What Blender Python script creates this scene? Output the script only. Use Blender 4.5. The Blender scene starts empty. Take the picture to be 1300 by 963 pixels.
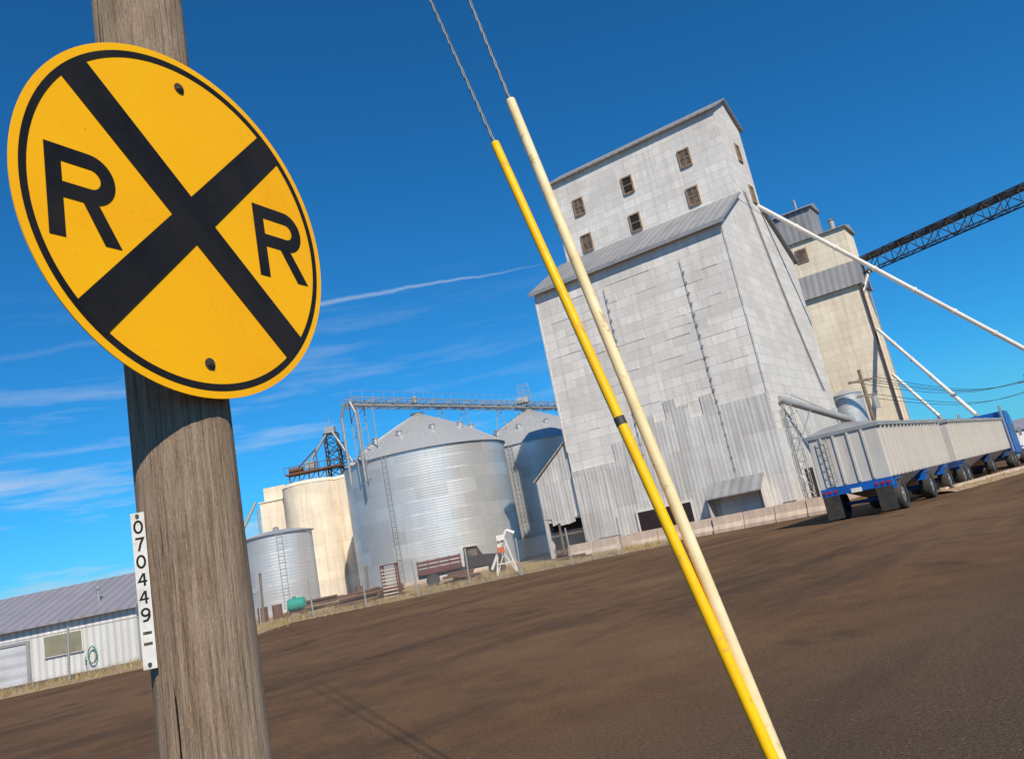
import bpy, bmesh, math, random
from mathutils import Vector, Matrix
random.seed(7)
scene=bpy.context.scene
coll=scene.collection
rad=math.radians

# ------------------------------------------------------------------ materials
def nodes(m):
    m.use_nodes=True
    nt=m.node_tree
    return nt, nt.nodes, nt.links
def math_(nt,op,a,b=None,clamp=False):
    n=nt.nodes.new('ShaderNodeMath'); n.operation=op; n.use_clamp=clamp
    for i,v in enumerate((a,b)):
        if v is None: continue
        if isinstance(v,(int,float)): n.inputs[i].default_value=v
        else: nt.links.new(v,n.inputs[i])
    return n.outputs[0]
def mixc(nt,fac,a,b,mode='MIX'):
    n=nt.nodes.new('ShaderNodeMix'); n.data_type='RGBA'; n.blend_type=mode
    for idx,v in ((0,fac),(6,a),(7,b)):
        if isinstance(v,(int,float)): n.inputs[idx].default_value=v
        elif isinstance(v,(tuple,list)): n.inputs[idx].default_value=(*v[:3],1)
        else: nt.links.new(v,n.inputs[idx])
    return n.outputs[2]
def noise(nt,vec,scale,detail=4,rough=.55,stretch=None):
    if stretch:
        mp=nt.nodes.new('ShaderNodeMapping'); mp.inputs['Scale'].default_value=stretch
        nt.links.new(vec,mp.inputs['Vector']); vec=mp.outputs[0]
    n=nt.nodes.new('ShaderNodeTexNoise'); n.inputs['Scale'].default_value=scale
    n.inputs['Detail'].default_value=detail; n.inputs['Roughness'].default_value=rough
    nt.links.new(vec,n.inputs['Vector']); return n.outputs['Fac']
def ramp(nt,fac,lo,hi):
    n=nt.nodes.new('ShaderNodeMapRange'); n.inputs[1].default_value=lo; n.inputs[2].default_value=hi
    n.clamp=True; nt.links.new(fac,n.inputs[0]); return n.outputs[0]

def M(name,col,col2=None,scale=1.5,rough=.7,metal=0,bump=.1,bscale=30,coord='Object',corr=None,
      panel=None,pcol=.12,streak=0,streakcol=None,spots=None,spotcol=None,line=.25,fine=.0,spec=.5,dk=.22,patch=0):
    m=bpy.data.materials.new(name); nt,ns,ln=nodes(m)
    b=ns['Principled BSDF']; tc=ns.new('ShaderNodeTexCoord')
    b.inputs['Specular IOR Level'].default_value=spec
    ob=tc.outputs['Object']; uv=tc.outputs['UV']
    base=ob if coord=='Object' else uv
    col2=col2 or tuple(c*.72 for c in col)
    f=ramp(nt,noise(nt,base,scale,3,.6),.3,.7)
    c=mixc(nt,f,col,col2)
    height=None
    if panel:
        br=ns.new('ShaderNodeTexBrick'); ln.new(uv,br.inputs['Vector'])
        br.inputs['Scale'].default_value=1; br.inputs['Brick Width'].default_value=panel[0]; br.inputs['Row Height'].default_value=panel[1]
        br.inputs['Mortar Size'].default_value=panel[2] if len(panel)>2 else .02
        br.inputs['Mortar Smooth'].default_value=.3
        br.inputs['Color1'].default_value=(1,1,1,1); g=1-pcol; br.inputs['Color2'].default_value=(g,g,g,1); br.inputs['Mortar'].default_value=(1-line,)*3+(1,)
        c=mixc(nt,1.0,c,br.outputs['Color'],'MULTIPLY')
        height=math_(nt,'MULTIPLY',br.outputs['Fac'],-.6)
    if patch:
        wn=ns.new('ShaderNodeTexVoronoi'); wn.distance='CHEBYCHEV'; wn.inputs['Scale'].default_value=.38
        ln.new(uv,wn.inputs['Vector']); sx=ns.new('ShaderNodeSeparateXYZ'); ln.new(wn.outputs['Color'],sx.inputs[0])
        c=mixc(nt,math_(nt,'MULTIPLY',ramp(nt,sx.outputs[0],.45,1.0),patch),c,tuple(x*.60 for x in col))
        dirt=ramp(nt,noise(nt,uv,.9,4,.7),.52,.72)
        c=mixc(nt,math_(nt,'MULTIPLY',dirt,patch*.9),c,tuple(x*.66*y for x,y in zip(col,(1.03,.98,.92))))
    if streak:
        s=ramp(nt,noise(nt,uv,1.0,4,.65,(2.6,.16,1)),.46,.72)
        c=mixc(nt,math_(nt,'MULTIPLY',s,streak),c,streakcol or tuple(x*.45 for x in col))
    if spots:
        s=ramp(nt,noise(nt,base,spots,4,.7),.60,.68)
        c=mixc(nt,s,c,spotcol or (.09,.04,.02))
    if corr:
        sp=ns.new('ShaderNodeSeparateXYZ'); ln.new(uv,sp.inputs[0])
        ax=sp.outputs[corr[1]]
        sn=math_(nt,'SINE',math_(nt,'MULTIPLY',ax,2*math.pi/corr[0]))
        sn=math_(nt,'MULTIPLY',sn,corr[2] if len(corr)>2 else .5)
        height=sn if height is None else math_(nt,'ADD',height,sn)
        dkf=ramp(nt,sn,-.5,.1)
        c=mixc(nt,math_(nt,'MULTIPLY',math_(nt,'SUBTRACT',1.0,dkf),dk),c,(0.02,0.02,0.025))
    if fine:
        fn=noise(nt,base,bscale*2,3,.7)
        c=mixc(nt,fine,c,mixc(nt,ramp(nt,fn,.35,.65),tuple(x*.4 for x in col),tuple(min(1,x*1.6) for x in col)))
    ln.new(c,b.inputs['Base Color'])
    r=math_(nt,'ADD',math_(nt,'MULTIPLY',f,.16),rough-.08,True); ln.new(r,b.inputs['Roughness'])
    b.inputs['Metallic'].default_value=metal
    hn=math_(nt,'MULTIPLY',noise(nt,base,bscale,2,.6),bump)
    height=hn if height is None else math_(nt,'ADD',math_(nt,'MULTIPLY',height,.4),hn)
    bp=ns.new('ShaderNodeBump'); bp.inputs['Strength'].default_value=.6; bp.inputs['Distance'].default_value=.03
    ln.new(height,bp.inputs['Height']); ln.new(bp.outputs[0],b.inputs['Normal'])
    return m

mt={}
mt['clad']=M('painted_sheet_cladding',(.93,.87,.79),(.79,.74,.675),.35,.65,.05,.7,2.2,'UV',panel=(1.7,.62,.020),pcol=.17,streak=.42,streakcol=(.46,.42,.37),line=.34,patch=.38,spec=.35)
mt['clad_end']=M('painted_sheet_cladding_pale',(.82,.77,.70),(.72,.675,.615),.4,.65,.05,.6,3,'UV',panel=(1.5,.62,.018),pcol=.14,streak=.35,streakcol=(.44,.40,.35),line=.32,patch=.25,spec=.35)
mt['corr']=M('corrugated_sheet',(.90,.85,.78),(.70,.66,.61),.5,.55,.1,.5,3,'UV',corr=(.28,0,.6),panel=(.85,2.6,.015),pcol=.22,streak=.65,streakcol=(.38,.33,.28),dk=.14,spec=.35,patch=.2)
mt['roofgrey']=M('grey_metal_roof',(.42,.41,.40),(.31,.305,.30),.5,.6,.2,.2,5,'UV',corr=(.6,0,.6),panel=(1.2,3,.02),pcol=.15,streak=.3,streakcol=(.22,.19,.17))
mt['tan']=M('tan_cladding',(.97,.85,.65),(.86,.74,.56),.4,.7,0,.3,4,'UV',panel=(2,.7,.02),pcol=.10,streak=.5,streakcol=(.50,.37,.24),spec=.3)
mt['creamc']=M('cream_concrete',(.92,.80,.62),(.76,.65,.50),.5,.85,0,.5,2,'UV',panel=(60,1.3,.03),pcol=.08,streak=.45,streakcol=(.44,.35,.26),line=.12,spec=.2,patch=.2)
mt['galv']=M('galvanised_bin_steel',(.80,.785,.755),(.68,.67,.65),.3,.42,.55,.05,6,'UV',panel=(2.7,1.1,.02),pcol=.20,corr=(.22,1,.28),line=.18,dk=.06,streak=.2,streakcol=(.42,.42,.41))
mt['galvroof']=M('galvanised_roof',(.56,.555,.54),(.46,.46,.45),.5,.45,.4,.1,6,'UV',pcol=.1)
mt['steel']=M('dull_steel',(.42,.415,.40),None,2,.5,.3)
mt['dsteel']=M('dark_steel',(.07,.07,.075),(.04,.04,.042),2,.6,.3)
mt['rust']=M('rusty_steel',(.19,.08,.04),(.09,.05,.032),3,.85,0,.4,20)
mt['wood']=M('grey_timber',(.24,.18,.13),(.13,.095,.07),3,.9,0,.4,20)
mt['brownwood']=M('brown_window_timber',(.36,.25,.16),(.20,.13,.08),3,.85)
mt['glass']=M('dusty_glass',(.05,.045,.04),(.26,.17,.11),1.6,.35,0,.02,10)
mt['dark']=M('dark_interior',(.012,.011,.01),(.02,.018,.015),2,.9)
mt['maroon']=M('maroon_paint',(.030,.014,.013),(.016,.011,.011),2,.6)
mt['white']=M('white_paint',(.80,.75,.68),(.64,.60,.54),1,.5,0,.08,10)
mt['trailer']=M('trailer_white_panel',(.64,.595,.53),(.53,.495,.445),.6,.45,0,.05,10,'UV',streak=.55,streakcol=(.32,.27,.22))
mt['tarp']=M('grey_white_tarp',(.48,.465,.45),(.37,.36,.35),1.5,.6,0,.6,3)
mt['blue']=M('blue_paint',(.010,.12,.50),(.01,.085,.34),1,.3,.1,.03,10)
mt['dblue']=M('grimy_blue_chassis',(.012,.065,.24),(.025,.035,.06),1.5,.6,.1,.05,10)
mt['rubber']=M('tyre_rubber',(.02,.02,.02),(.06,.05,.04),4,.85)
mt['alu']=M('polished_rim',(.6,.6,.6),None,2,.35,.8)
mt['red']=M('red_lens',(.5,.01,.01),None,2,.3)
mt['redpaint']=M('faded_red_paint',(.17,.04,.028),(.075,.028,.022),2,.7)
mt['barr']=M('barrier_concrete',(.68,.53,.41),(.46,.36,.29),1.4,.9,0,.5,14,streak=.5,streakcol=(.24,.17,.12),spec=.2)
mt['shedwall']=M('white_corrugated_wall',(.82,.80,.76),(.72,.70,.67),.5,.55,.05,.15,6,'UV',corr=(.3,0,.55),panel=(.9,4,.012),pcol=.1,streak=.35,streakcol=(.48,.43,.4),spec=.3)
mt['shedroof']=M('grey_shed_roof',(.38,.35,.38),(.30,.28,.30),.6,.55,.2,.15,6,'UV',corr=(.5,0,.5),panel=(.9,5,.012),pcol=.1)
mt['door']=M('panel_door_white',(.64,.64,.66),None,1,.5,0,.05,6,'UV',corr=(.44,1,.5))
mt['teal']=M('teal_plastic',(.02,.35,.27),None,2,.4)
mt['green']=M('green_hose',(.03,.25,.12),None,2,.4)
mt['olive']=M('boarded_window',(.28,.25,.14),(.16,.15,.10),2,.6)
mt['orange']=M('orange_paint',(.6,.14,.02),None,2,.5)
mt['yellowg']=M('yellow_plastic_guard',(.96,.53,.003),(.88,.45,.003),8,.45,0,.04,30,spots=16,spotcol=(.60,.35,.04),spec=.25)
mt['creamg']=M('sun_bleached_guard',(.84,.69,.42),(.70,.54,.27),5,.55,0,.06,30,spots=12,spotcol=(.50,.37,.19),spec=.25)
mt['black']=M('black_sheeting',(.010,.009,.008),(.024,.020,.017),5,.5,0,.05,40,fine=.15,spec=.2)
mt['tag']=M('white_tag',(.76,.74,.70),(.56,.52,.46),24,.5,0,.03,60,spec=.3)
mt['bolt']=M('rusted_bolt',(.12,.10,.08),(.07,.05,.035),30,.5,.5,.2,90)
mt['grass']=M('dry_grass',(.50,.37,.16),(.30,.22,.10),1.2,.9)
mt['stone']=M('gravel_stone',(.14,.10,.07),(.06,.045,.034),5,.9)
mt['hill']=M('far_field',(.30,.23,.13),(.2,.17,.10),.01,.95)
mt['wire']=M('weathered_strand',(.13,.13,.135),(.22,.22,.22),8,.5,.5,.1,60)

def pole_mat():
    m=bpy.data.materials.new('weathered_pole_timber'); nt,ns,ln=nodes(m); b=ns['Principled BSDF']
    tc=ns.new('ShaderNodeTexCoord'); o=tc.outputs['Object']
    g1=noise(nt,o,8,6,.75,(7,7,.25))
    g2=noise(nt,o,3,5,.65,(2,2,.6))
    g3=noise(nt,o,55,5,.78,(3,3,.09))
    c=mixc(nt,ramp(nt,g1,.36,.64),(.50,.355,.24),(.25,.17,.115))
    c=mixc(nt,math_(nt,'MULTIPLY',ramp(nt,g2,.42,.66),.6),c,(.54,.42,.31))
    c=mixc(nt,math_(nt,'MULTIPLY',ramp(nt,g3,.50,.66),.75),c,(.12,.078,.050))
    cr=ramp(nt,noise(nt,o,6,5,.65,(6,6,.10)),.645,.660)
    c=mixc(nt,cr,c,(.020,.013,.009))
    ks=ramp(nt,noise(nt,o,7,3,.5),.66,.72)
    c=mixc(nt,math_(nt,'MULTIPLY',ks,.7),c,(.09,.055,.035))
    ln.new(c,b.inputs['Base Color']); b.inputs['Roughness'].default_value=.95; b.inputs['Specular IOR Level'].default_value=.1
    h=math_(nt,'SUBTRACT',math_(nt,'ADD',math_(nt,'MULTIPLY',g1,.8),math_(nt,'MULTIPLY',g3,.9)),math_(nt,'MULTIPLY',cr,1.8))
    bp=ns.new('ShaderNodeBump'); bp.inputs['Strength'].default_value=1.0; bp.inputs['Distance'].default_value=.012
    ln.new(h,bp.inputs['Height']); ln.new(bp.outputs[0],b.inputs['Normal'])
    return m
mt['pole']=pole_mat()
def sign_mat():
    m=bpy.data.materials.new('yellow_reflective_sheeting'); nt,ns,ln=nodes(m); b=ns['Principled BSDF']
    tc=ns.new('ShaderNodeTexCoord'); o=tc.outputs['Object']
    c=mixc(nt,ramp(nt,noise(nt,o,3,5,.6),.3,.7),(1.0,.50,.003),(.97,.43,.003))
    sp=ramp(nt,noise(nt,o,70,4,.7),.66,.73)
    c=mixc(nt,math_(nt,'MULTIPLY',sp,.6),c,(.42,.20,.02))
    v=ns.new('ShaderNodeTexVoronoi'); v.feature='DISTANCE_TO_EDGE'; v.inputs['Scale'].default_value=5.5
    ad=ns.new('ShaderNodeVectorMath'); ad.operation='ADD'; nn=ns.new('ShaderNodeTexNoise'); nn.inputs['Scale'].default_value=6; ln.new(o,nn.inputs['Vector'])
    ln.new(o,ad.inputs[0]); ln.new(nn.outputs['Color'],ad.inputs[1]); ln.new(ad.outputs[0],v.inputs['Vector'])
    ck=math_(nt,'SUBTRACT',1.0,ramp(nt,v.outputs['Distance'],.0,.008))
    ck=math_(nt,'MULTIPLY',ck,ramp(nt,noise(nt,o,4,2,.5),.5,.65))
    c=mixc(nt,math_(nt,'MULTIPLY',ck,.55),c,(.42,.19,.01))
    ln.new(c,b.inputs['Base Color']); b.inputs['Roughness'].default_value=.5; b.inputs['Specular IOR Level'].default_value=.2
    return m
mt['sign']=sign_mat()

def fence_mat():
    m=bpy.data.materials.new('chain_link'); nt,ns,ln=nodes(m); b=ns['Principled BSDF']; out=ns['Material Output']
    uv=ns.new('ShaderNodeTexCoord').outputs['UV']; sp=ns.new('ShaderNodeSeparateXYZ'); ln.new(uv,sp.inputs[0])
    u,v=sp.outputs[0],sp.outputs[1]
    k=2*math.pi/.11
    s1=math_(nt,'ABSOLUTE',math_(nt,'SINE',math_(nt,'MULTIPLY',math_(nt,'ADD',u,v),k/2)))
    s2=math_(nt,'ABSOLUTE',math_(nt,'SINE',math_(nt,'MULTIPLY',math_(nt,'SUBTRACT',u,v),k/2)))
    mk=math_(nt,'LESS_THAN',math_(nt,'MINIMUM',s1,s2),.13)
    b.inputs['Base Color'].default_value=(.30,.30,.30,1); b.inputs['Metallic'].default_value=.3; b.inputs['Roughness'].default_value=.5
    tr=ns.new('ShaderNodeBsdfTransparent'); mx=ns.new('ShaderNodeMixShader')
    ln.new(mk,mx.inputs[0]); ln.new(tr.outputs[0],mx.inputs[1]); ln.new(b.outputs[0],mx.inputs[2]); ln.new(mx.outputs[0],out.inputs[0])
    return m
mt['link']=fence_mat()

def ground_mat():
    m=bpy.data.materials.new('oiled_dirt_lot'); nt,ns,ln=nodes(m); b=ns['Principled BSDF']
    o=ns.new('ShaderNodeTexCoord').outputs['Object']
    mp=ns.new('ShaderNodeMapping'); mp.inputs['Rotation'].default_value=(0,0,rad(-50)); ln.new(o,mp.inputs['Vector']); r=mp.outputs[0]
    big=noise(nt,o,.13,4,.6); trk=noise(nt,r,.40,5,.68,(.22,1.0,1)); mid=noise(nt,o,1.3,5,.72); fine=noise(nt,o,26,3,.75); grit=noise(nt,o,95,2,.8)
    c=mixc(nt,ramp(nt,mid,.34,.66),(.215,.113,.050),(.125,.070,.036))
    c=mixc(nt,math_(nt,'MULTIPLY',ramp(nt,big,.46,.62),.6),c,(.265,.156,.078))
    c=mixc(nt,math_(nt,'MULTIPLY',ramp(nt,trk,.50,.64),.62),c,(.052,.034,.023))
    st=ramp(nt,noise(nt,o,.55,3,.55,(1,.6,1)),.62,.70)
    c=mixc(nt,math_(nt,'MULTIPLY',st,.5),c,(.032,.024,.018))
    sp=ns.new('ShaderNodeSeparateXYZ'); ln.new(o,sp.inputs[0])
    dn=math_(nt,'SUBTRACT',math_(nt,'ADD',sp.outputs[1],math_(nt,'MULTIPLY',mid,5.)),math_(nt,'MULTIPLY',sp.outputs[0],.7))
    near=ramp(nt,dn,11.0,5.5)
    c=mixc(nt,math_(nt,'MULTIPLY',near,.70),c,(.068,.055,.047))
    c=mixc(nt,math_(nt,'MULTIPLY',ramp(nt,fine,.40,.66),.55),c,(.045,.029,.020))
    c=mixc(nt,math_(nt,'MULTIPLY',ramp(nt,grit,.58,.70),.40),c,(.32,.22,.145))
    ln.new(c,b.inputs['Base Color']); b.inputs['Specular IOR Level'].default_value=.15
    b.inputs['Roughness'].default_value=.92
    h=math_(nt,'ADD',math_(nt,'MULTIPLY',grit,.4),math_(nt,'MULTIPLY',fine,1.1))
    bp=ns.new('ShaderNodeBump'); bp.inputs['Strength'].default_value=.9; bp.inputs['Distance'].default_value=.035
    ln.new(h,bp.inputs['Height']); ln.new(bp.outputs[0],b.inputs['Normal'])
    return m
mt['ground']=ground_mat()
mt['verge']=M('dry_weedy_gravel',(.36,.26,.155),(.20,.145,.09),.8,.95,0,.8,12,fine=.5,spec=.15)

# ------------------------------------------------------------------ mesh builder
class MB:
    def __init__(s,T=None,org=(0,0,0)):
        s.v=[];s.f=[];s.uv=[];s.mi=[];s.sm=[];s.T=T or (lambda p:Vector(p));s.org=Vector(org)
        s.m=0
    def _add(s,pts): 
        i=len(s.v); s.v+= [s.T(p)-s.org for p in pts]; return i
    def face(s,idx,uv,smooth=False):
        s.f.append(idx); s.uv.append(uv); s.mi.append(s.m); s.sm.append(smooth)
    @staticmethod
    def auto(pts):
        a=Vector(pts[0]);n=Vector((0,0,0))
        for i in range(1,len(pts)-1): n+=(Vector(pts[i])-a).cross(Vector(pts[i+1])-a)
        ax,ay,az=abs(n.x),abs(n.y),abs(n.z)
        if az>=ax and az>=ay: return [(p[0],p[1]) for p in pts]
        if ax>ay: return [(p[1],p[2]) for p in pts]
        return [(p[0],p[2]) for p in pts]
    def poly(s,pts,uv=None):
        i=s._add(pts); s.face(list(range(i,i+len(pts))),uv or s.auto(pts)); return s
    def box(s,x0,x1,y0,y1,z0,z1):
        return s.hexa([(x0,y0,z0),(x1,y0,z0),(x1,y1,z0),(x0,y1,z0),(x0,y0,z1),(x1,y0,z1),(x1,y1,z1),(x0,y1,z1)])
    def hexa(s,p):
        i=s._add(p)
        for q in ((0,3,2,1),(4,5,6,7),(0,1,5,4),(1,2,6,5),(2,3,7,6),(3,0,4,7)):
            s.face([i+k for k in q],s.auto([p[k] for k in q]))
        return s
    def prism(s,prof,ax,t0,t1):
        def P(q,t): return (t,q[0],q[1]) if ax==0 else ((q[0],t,q[1]) if ax==1 else (q[0],q[1],t))
        a=[P(q,t0) for q in prof]; b=[P(q,t1) for q in prof]; n=len(prof)
        s.poly(a[::-1]); s.poly(b)
        for k in range(n): s.poly([a[k],a[(k+1)%n],b[(k+1)%n],b[k]])
        return s
    def cyl(s,p0,p1,r,seg=12,r2=None,caps=True,smooth=True):
        p0=Vector(p0);p1=Vector(p1);r2=r if r2 is None else r2;d=p1-p0;L=d.length;d.normalize()
        up=Vector((0,0,1)) if abs(d.z)<.9 else Vector((1,0,0))
        x=d.cross(up).normalized();y=d.cross(x).normalized()
        ring0=[p0+r*(math.cos(2*math.pi*k/seg)*x+math.sin(2*math.pi*k/seg)*y) for k in range(seg)]
        ring1=[p1+r2*(math.cos(2*math.pi*k/seg)*x+math.sin(2*math.pi*k/seg)*y) for k in range(seg)]
        i=s._add(ring0+ring1); rr=max(r,r2)
        for k in range(seg):
            k2=(k+1)%seg; u0=2*math.pi*k/seg*rr;u1=2*math.pi*(k+1)/seg*rr
            s.face([i+k,i+k2,i+seg+k2,i+seg+k],[(u0,p0.z),(u1,p0.z),(u1,p0.z+L),(u0,p0.z+L)],smooth)
        if caps:
            if r>1e-4: s.poly([tuple(q) for q in ring0])
            if r2>1e-4: s.poly([tuple(q) for q in ring1[::-1]])
        return s
    def bar(s,p0,p1,w=.05): return s.cyl(p0,p1,w,5,smooth=False)
    def obj(s,name,mats,parent=None,bevel=0):
        me=bpy.data.meshes.new(name); me.from_pydata([tuple(v) for v in s.v],[],s.f)
        for m in mats: me.materials.append(mt[m] if isinstance(m,str) else m)
        ul=me.uv_layers.new(name='UVMap'); k=0
        for fi,p in enumerate(me.polygons):
            p.material_index=s.mi[fi]; p.use_smooth=s.sm[fi]
            for j in range(p.loop_total): ul.data[k].uv=s.uv[fi][j]; k+=1
        bm=bmesh.new(); bm.from_mesh(me); bmesh.ops.recalc_face_normals(bm,faces=bm.faces); bm.to_mesh(me); bm.free()
        o=bpy.data.objects.new(name,me); coll.objects.link(o)
        if parent is not None: o.parent=parent
        if bevel:
            b=o.modifiers.new('b','BEVEL'); b.width=bevel; b.segments=2; b.limit_method='ANGLE'
        return o
def thing(name,loc,label,cat,group=None):
    e=bpy.data.objects.new(name,None); e.location=loc; e.empty_display_size=.2; coll.objects.link(e)
    e['label']=label; e['category']=cat
    if group: e['group']=group
    return e
def frame(o,e1,e2):
    o=Vector(o);e1=Vector((*e1,0)).normalized();e2=Vector((*e2,0)).normalized()
    return lambda p: o+e1*p[0]+e2*p[1]+Vector((0,0,p[2]))
def copytree(o,off,rotz=0):
    n=o.copy(); coll.objects.link(n); n.location=o.location+Vector(off); n.rotation_euler[2]+=rotz
    def rec(a,b):
        for c in list(a.children):
            d=c.copy(); coll.objects.link(d); d.parent=b; rec(c,d)
    rec(o,n)
    return n
def truss(mb,p0,p1,w,h,n,r=.05,side=None):
    p0=Vector(p0);p1=Vector(p1);d=(p1-p0).normalized()
    s=(side or (d.cross(Vector((0,0,1))) if abs(d.z)<.95 else Vector((1,0,0)))).normalized()*w/2; t=s.cross(d).normalized()*h/2
    if abs(d.z)<.9 and t.z<0:t=-t
    cs=[s+t,-s+t,-s-t,s-t]
    for c in cs: mb.bar(p0+c,p1+c,r)
    for i in range(n+1):
        q=p0.lerp(p1,i/n)
        for k in range(4): mb.bar(q+cs[k],q+cs[(k+1)%4],r*.6)
        if i<n:
            q2=p0.lerp(p1,(i+1)/n)
            for k in range(4):
                a,b=(k,(k+1)%4) if i%2 else ((k+1)%4,k)
                mb.bar(q+cs[a],q2+cs[b],r*.6)

# ------------------------------------------------------------------ camera
th=rad(13.4); ro=rad(11.5)
Fv=Vector((0,math.cos(th),math.sin(th))); R0=Vector((1,0,0)); U0=Vector((0,-math.sin(th),math.cos(th)))
Rv=R0*math.cos(ro)-U0*math.sin(ro); Uv=U0*math.cos(ro)+R0*math.sin(ro)
cd=bpy.data.cameras.new('camera'); cam=bpy.data.objects.new('camera',cd); coll.objects.link(cam)
mw=Matrix.Identity(4)
for i in range(3): mw[i][0]=Rv[i]; mw[i][1]=Uv[i]; mw[i][2]=-Fv[i]
mw[2][3]=1.6
cam.matrix_world=mw
cd.sensor_width=36; cd.lens=36*1045/1300; cd.shift_y=-44.5/1300; cd.clip_start=.05; cd.clip_end=6000
scene.camera=cam
scene.view_settings.view_transform='Standard'; scene.view_settings.look='None'; scene.view_settings.exposure=0

# ------------------------------------------------------------------ light
SAZ=rad(160); SEL=rad(42)
sd=Vector((math.sin(SAZ)*math.cos(SEL),math.cos(SAZ)*math.cos(SEL),math.sin(SEL)))
sl=bpy.data.lights.new('sun','SUN'); sl.energy=5.0; sl.angle=rad(.5); sl.color=(1,.91,.77)
so=bpy.data.objects.new('sun',sl); coll.objects.link(so); so.rotation_euler=sd.to_track_quat('Z','Y').to_euler()
w=bpy.data.worlds.new('World'); scene.world=w; w.use_nodes=True; nt=w.node_tree; ns=nt.nodes; ln=nt.links
bg=ns['Background']; sky=ns.new('ShaderNodeTexSky'); sky.sky_type='NISHITA'; sky.sun_disc=False
sky.sun_elevation=SEL; sky.sun_rotation=SAZ; sky.altitude=600; sky.air_density=1.0; sky.dust_density=.25; sky.ozone_density=3.0
tc=ns.new('ShaderNodeTexCoord'); sp=ns.new('ShaderNodeSeparateXYZ'); ln.new(tc.outputs['Generated'],sp.inputs[0])
X,Y,Z=sp.outputs
az=math_(nt,'ARCTAN2',X,Y); el=math_(nt,'ARCSINE',Z)
cmb=ns.new('ShaderNodeCombineXYZ'); ln.new(math_(nt,'MULTIPLY',az,5.0),cmb.inputs[0]); ln.new(math_(nt,'MULTIPLY',el,44),cmb.inputs[1])
cn=noise(nt,cmb.outputs[0],1.05,6,.62)
cn2=noise(nt,cmb.outputs[0],.35,1,.5)
cm=ramp(nt,math_(nt,'ADD',cn,math_(nt,'MULTIPLY',math_(nt,'SUBTRACT',cn2,.5),.8)),.50,.80)
band=math_(nt,'MULTIPLY',ramp(nt,el,.36,.08),ramp(nt,az,.22,-.35))
cm=math_(nt,'MULTIPLY',math_(nt,'MULTIPLY',cm,band),.9)
uu=math_(nt,'DIVIDE',X,math_(nt,'MAXIMUM',Y,.01)); ww=math_(nt,'DIVIDE',Z,math_(nt,'MAXIMUM',Y,.01))
c1=ns.new('ShaderNodeCombineXYZ'); ln.new(uu,c1.inputs[0]); ln.new(ww,c1.inputs[1])
wob=math_(nt,'MULTIPLY',math_(nt,'SUBTRACT',noise(nt,c1.outputs[0],14,3,.6),.5),.012)
target=math_(nt,'SUBTRACT',.334,math_(nt,'MULTIPLY',uu,.030))
dist=math_(nt,'ABSOLUTE',math_(nt,'ADD',math_(nt,'SUBTRACT',ww,target),wob))
wid=ramp(nt,uu,.08,-.35)
line=ramp(nt,math_(nt,'DIVIDE',dist,math_(nt,'ADD',math_(nt,'MULTIPLY',wid,.0050),.0011)),1.0,.1)
seg=math_(nt,'MULTIPLY',ramp(nt,uu,.08,-.05),math_(nt,'ADD',math_(nt,'MULTIPLY',ramp(nt,uu,-.45,-.25),.8),.2))
seg=math_(nt,'MULTIPLY',seg,ramp(nt,Y,.0,.2))
ct=math_(nt,'MULTIPLY',math_(nt,'MULTIPLY',line,seg),.40)
allc=math_(nt,'MAXIMUM',cm,ct)
tint=mixc(nt,1.0,sky.outputs[0],(.15,.79,1.22),'MULTIPLY')
tint=mixc(nt,math_(nt,'MULTIPLY',ramp(nt,el,.12,-.02),.45),tint,(1.9,4.6,7.1))
cc=mixc(nt,allc,tint,(5.6,6.6,7.8))
ln.new(cc,bg.inputs['Color']); bg.inputs['Strength'].default_value=.10

# ------------------------------------------------------------------ ground
mb=MB(); mb.poly([(-3000,-3000,0),(3000,-3000,0),(3000,3000,0),(-3000,3000,0)]); g=mb.obj('ground',['ground']); g['kind']='structure'
def strip(name,path,w,z,mat,h=0):
    mb=MB(); n=60
    P=[Vector((*p,0)) for p in path]
    tot=sum((P[i+1]-P[i]).length for i in range(len(P)-1)); 
    def at(t):
        d=t*tot
        for i in range(len(P)-1):
            l=(P[i+1]-P[i]).length
            if d<=l or i==len(P)-2: return P[i]+(P[i+1]-P[i])*(d/l),(P[i+1]-P[i]).normalized()
            d-=l
    rows=[]
    for i in range(n+1):
        q,d=at(i/n); s=Vector((-d.y,d.x,0)); row=[]
        for k in range(7):
            e=(k/6-.5)*2; ww_=w/2*(1+random.uniform(-.15,.15)); zz=z+h*(1-e*e)*random.uniform(.6,1.2)
            row.append(q+s*e*ww_+Vector((0,0,zz if 0<k<6 else z)))
        rows.append(row)
    i0=mb._add([tuple(p) for r in rows for p in r])
    for i in range(n):
        for k in range(6):
            a=i0+i*7+k; ids=[a,a+1,a+8,a+7]; mb.face(ids,[(mb.v[j].x,mb.v[j].y) for j in ids],True)
    o=mb.obj(name,[mat]); o['kind']='structure'; return o
strip('verge_ground',[(6,47.0),(-15.4,44.5),(-15.2,31.5),(-26,27)],3.2,.004,'verge',.12)
strip('gravel_ground',[(8,66),(-40,62)],34,.008,'verge',.06)
strip('verge_ground',[(17.5,39.0),(29,49.5),(60,78)],2.0,.004,'verge',.15)
mb=MB(); n=90; pr=[]
for i in range(n+1):
    a=rad(-75+150*i/n); hh=5+4*math.sin(i*.23)+3*math.sin(i*.61+1)
    pr.append([(700*math.sin(a),700*math.cos(a),-.5),(850*math.sin(a),850*math.cos(a),hh),(1200*math.sin(a),1200*math.cos(a),hh*1.3)])
i0=mb._add([p for r in pr for p in r])
for i in range(n):
    for k in range(2):
        a=i0+i*3+k; ids=[a,a+3,a+4,a+1]; mb.face(ids,[(0,0)]*4,True)
o=mb.obj('hills',['hill']); o['kind']='structure'

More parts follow.
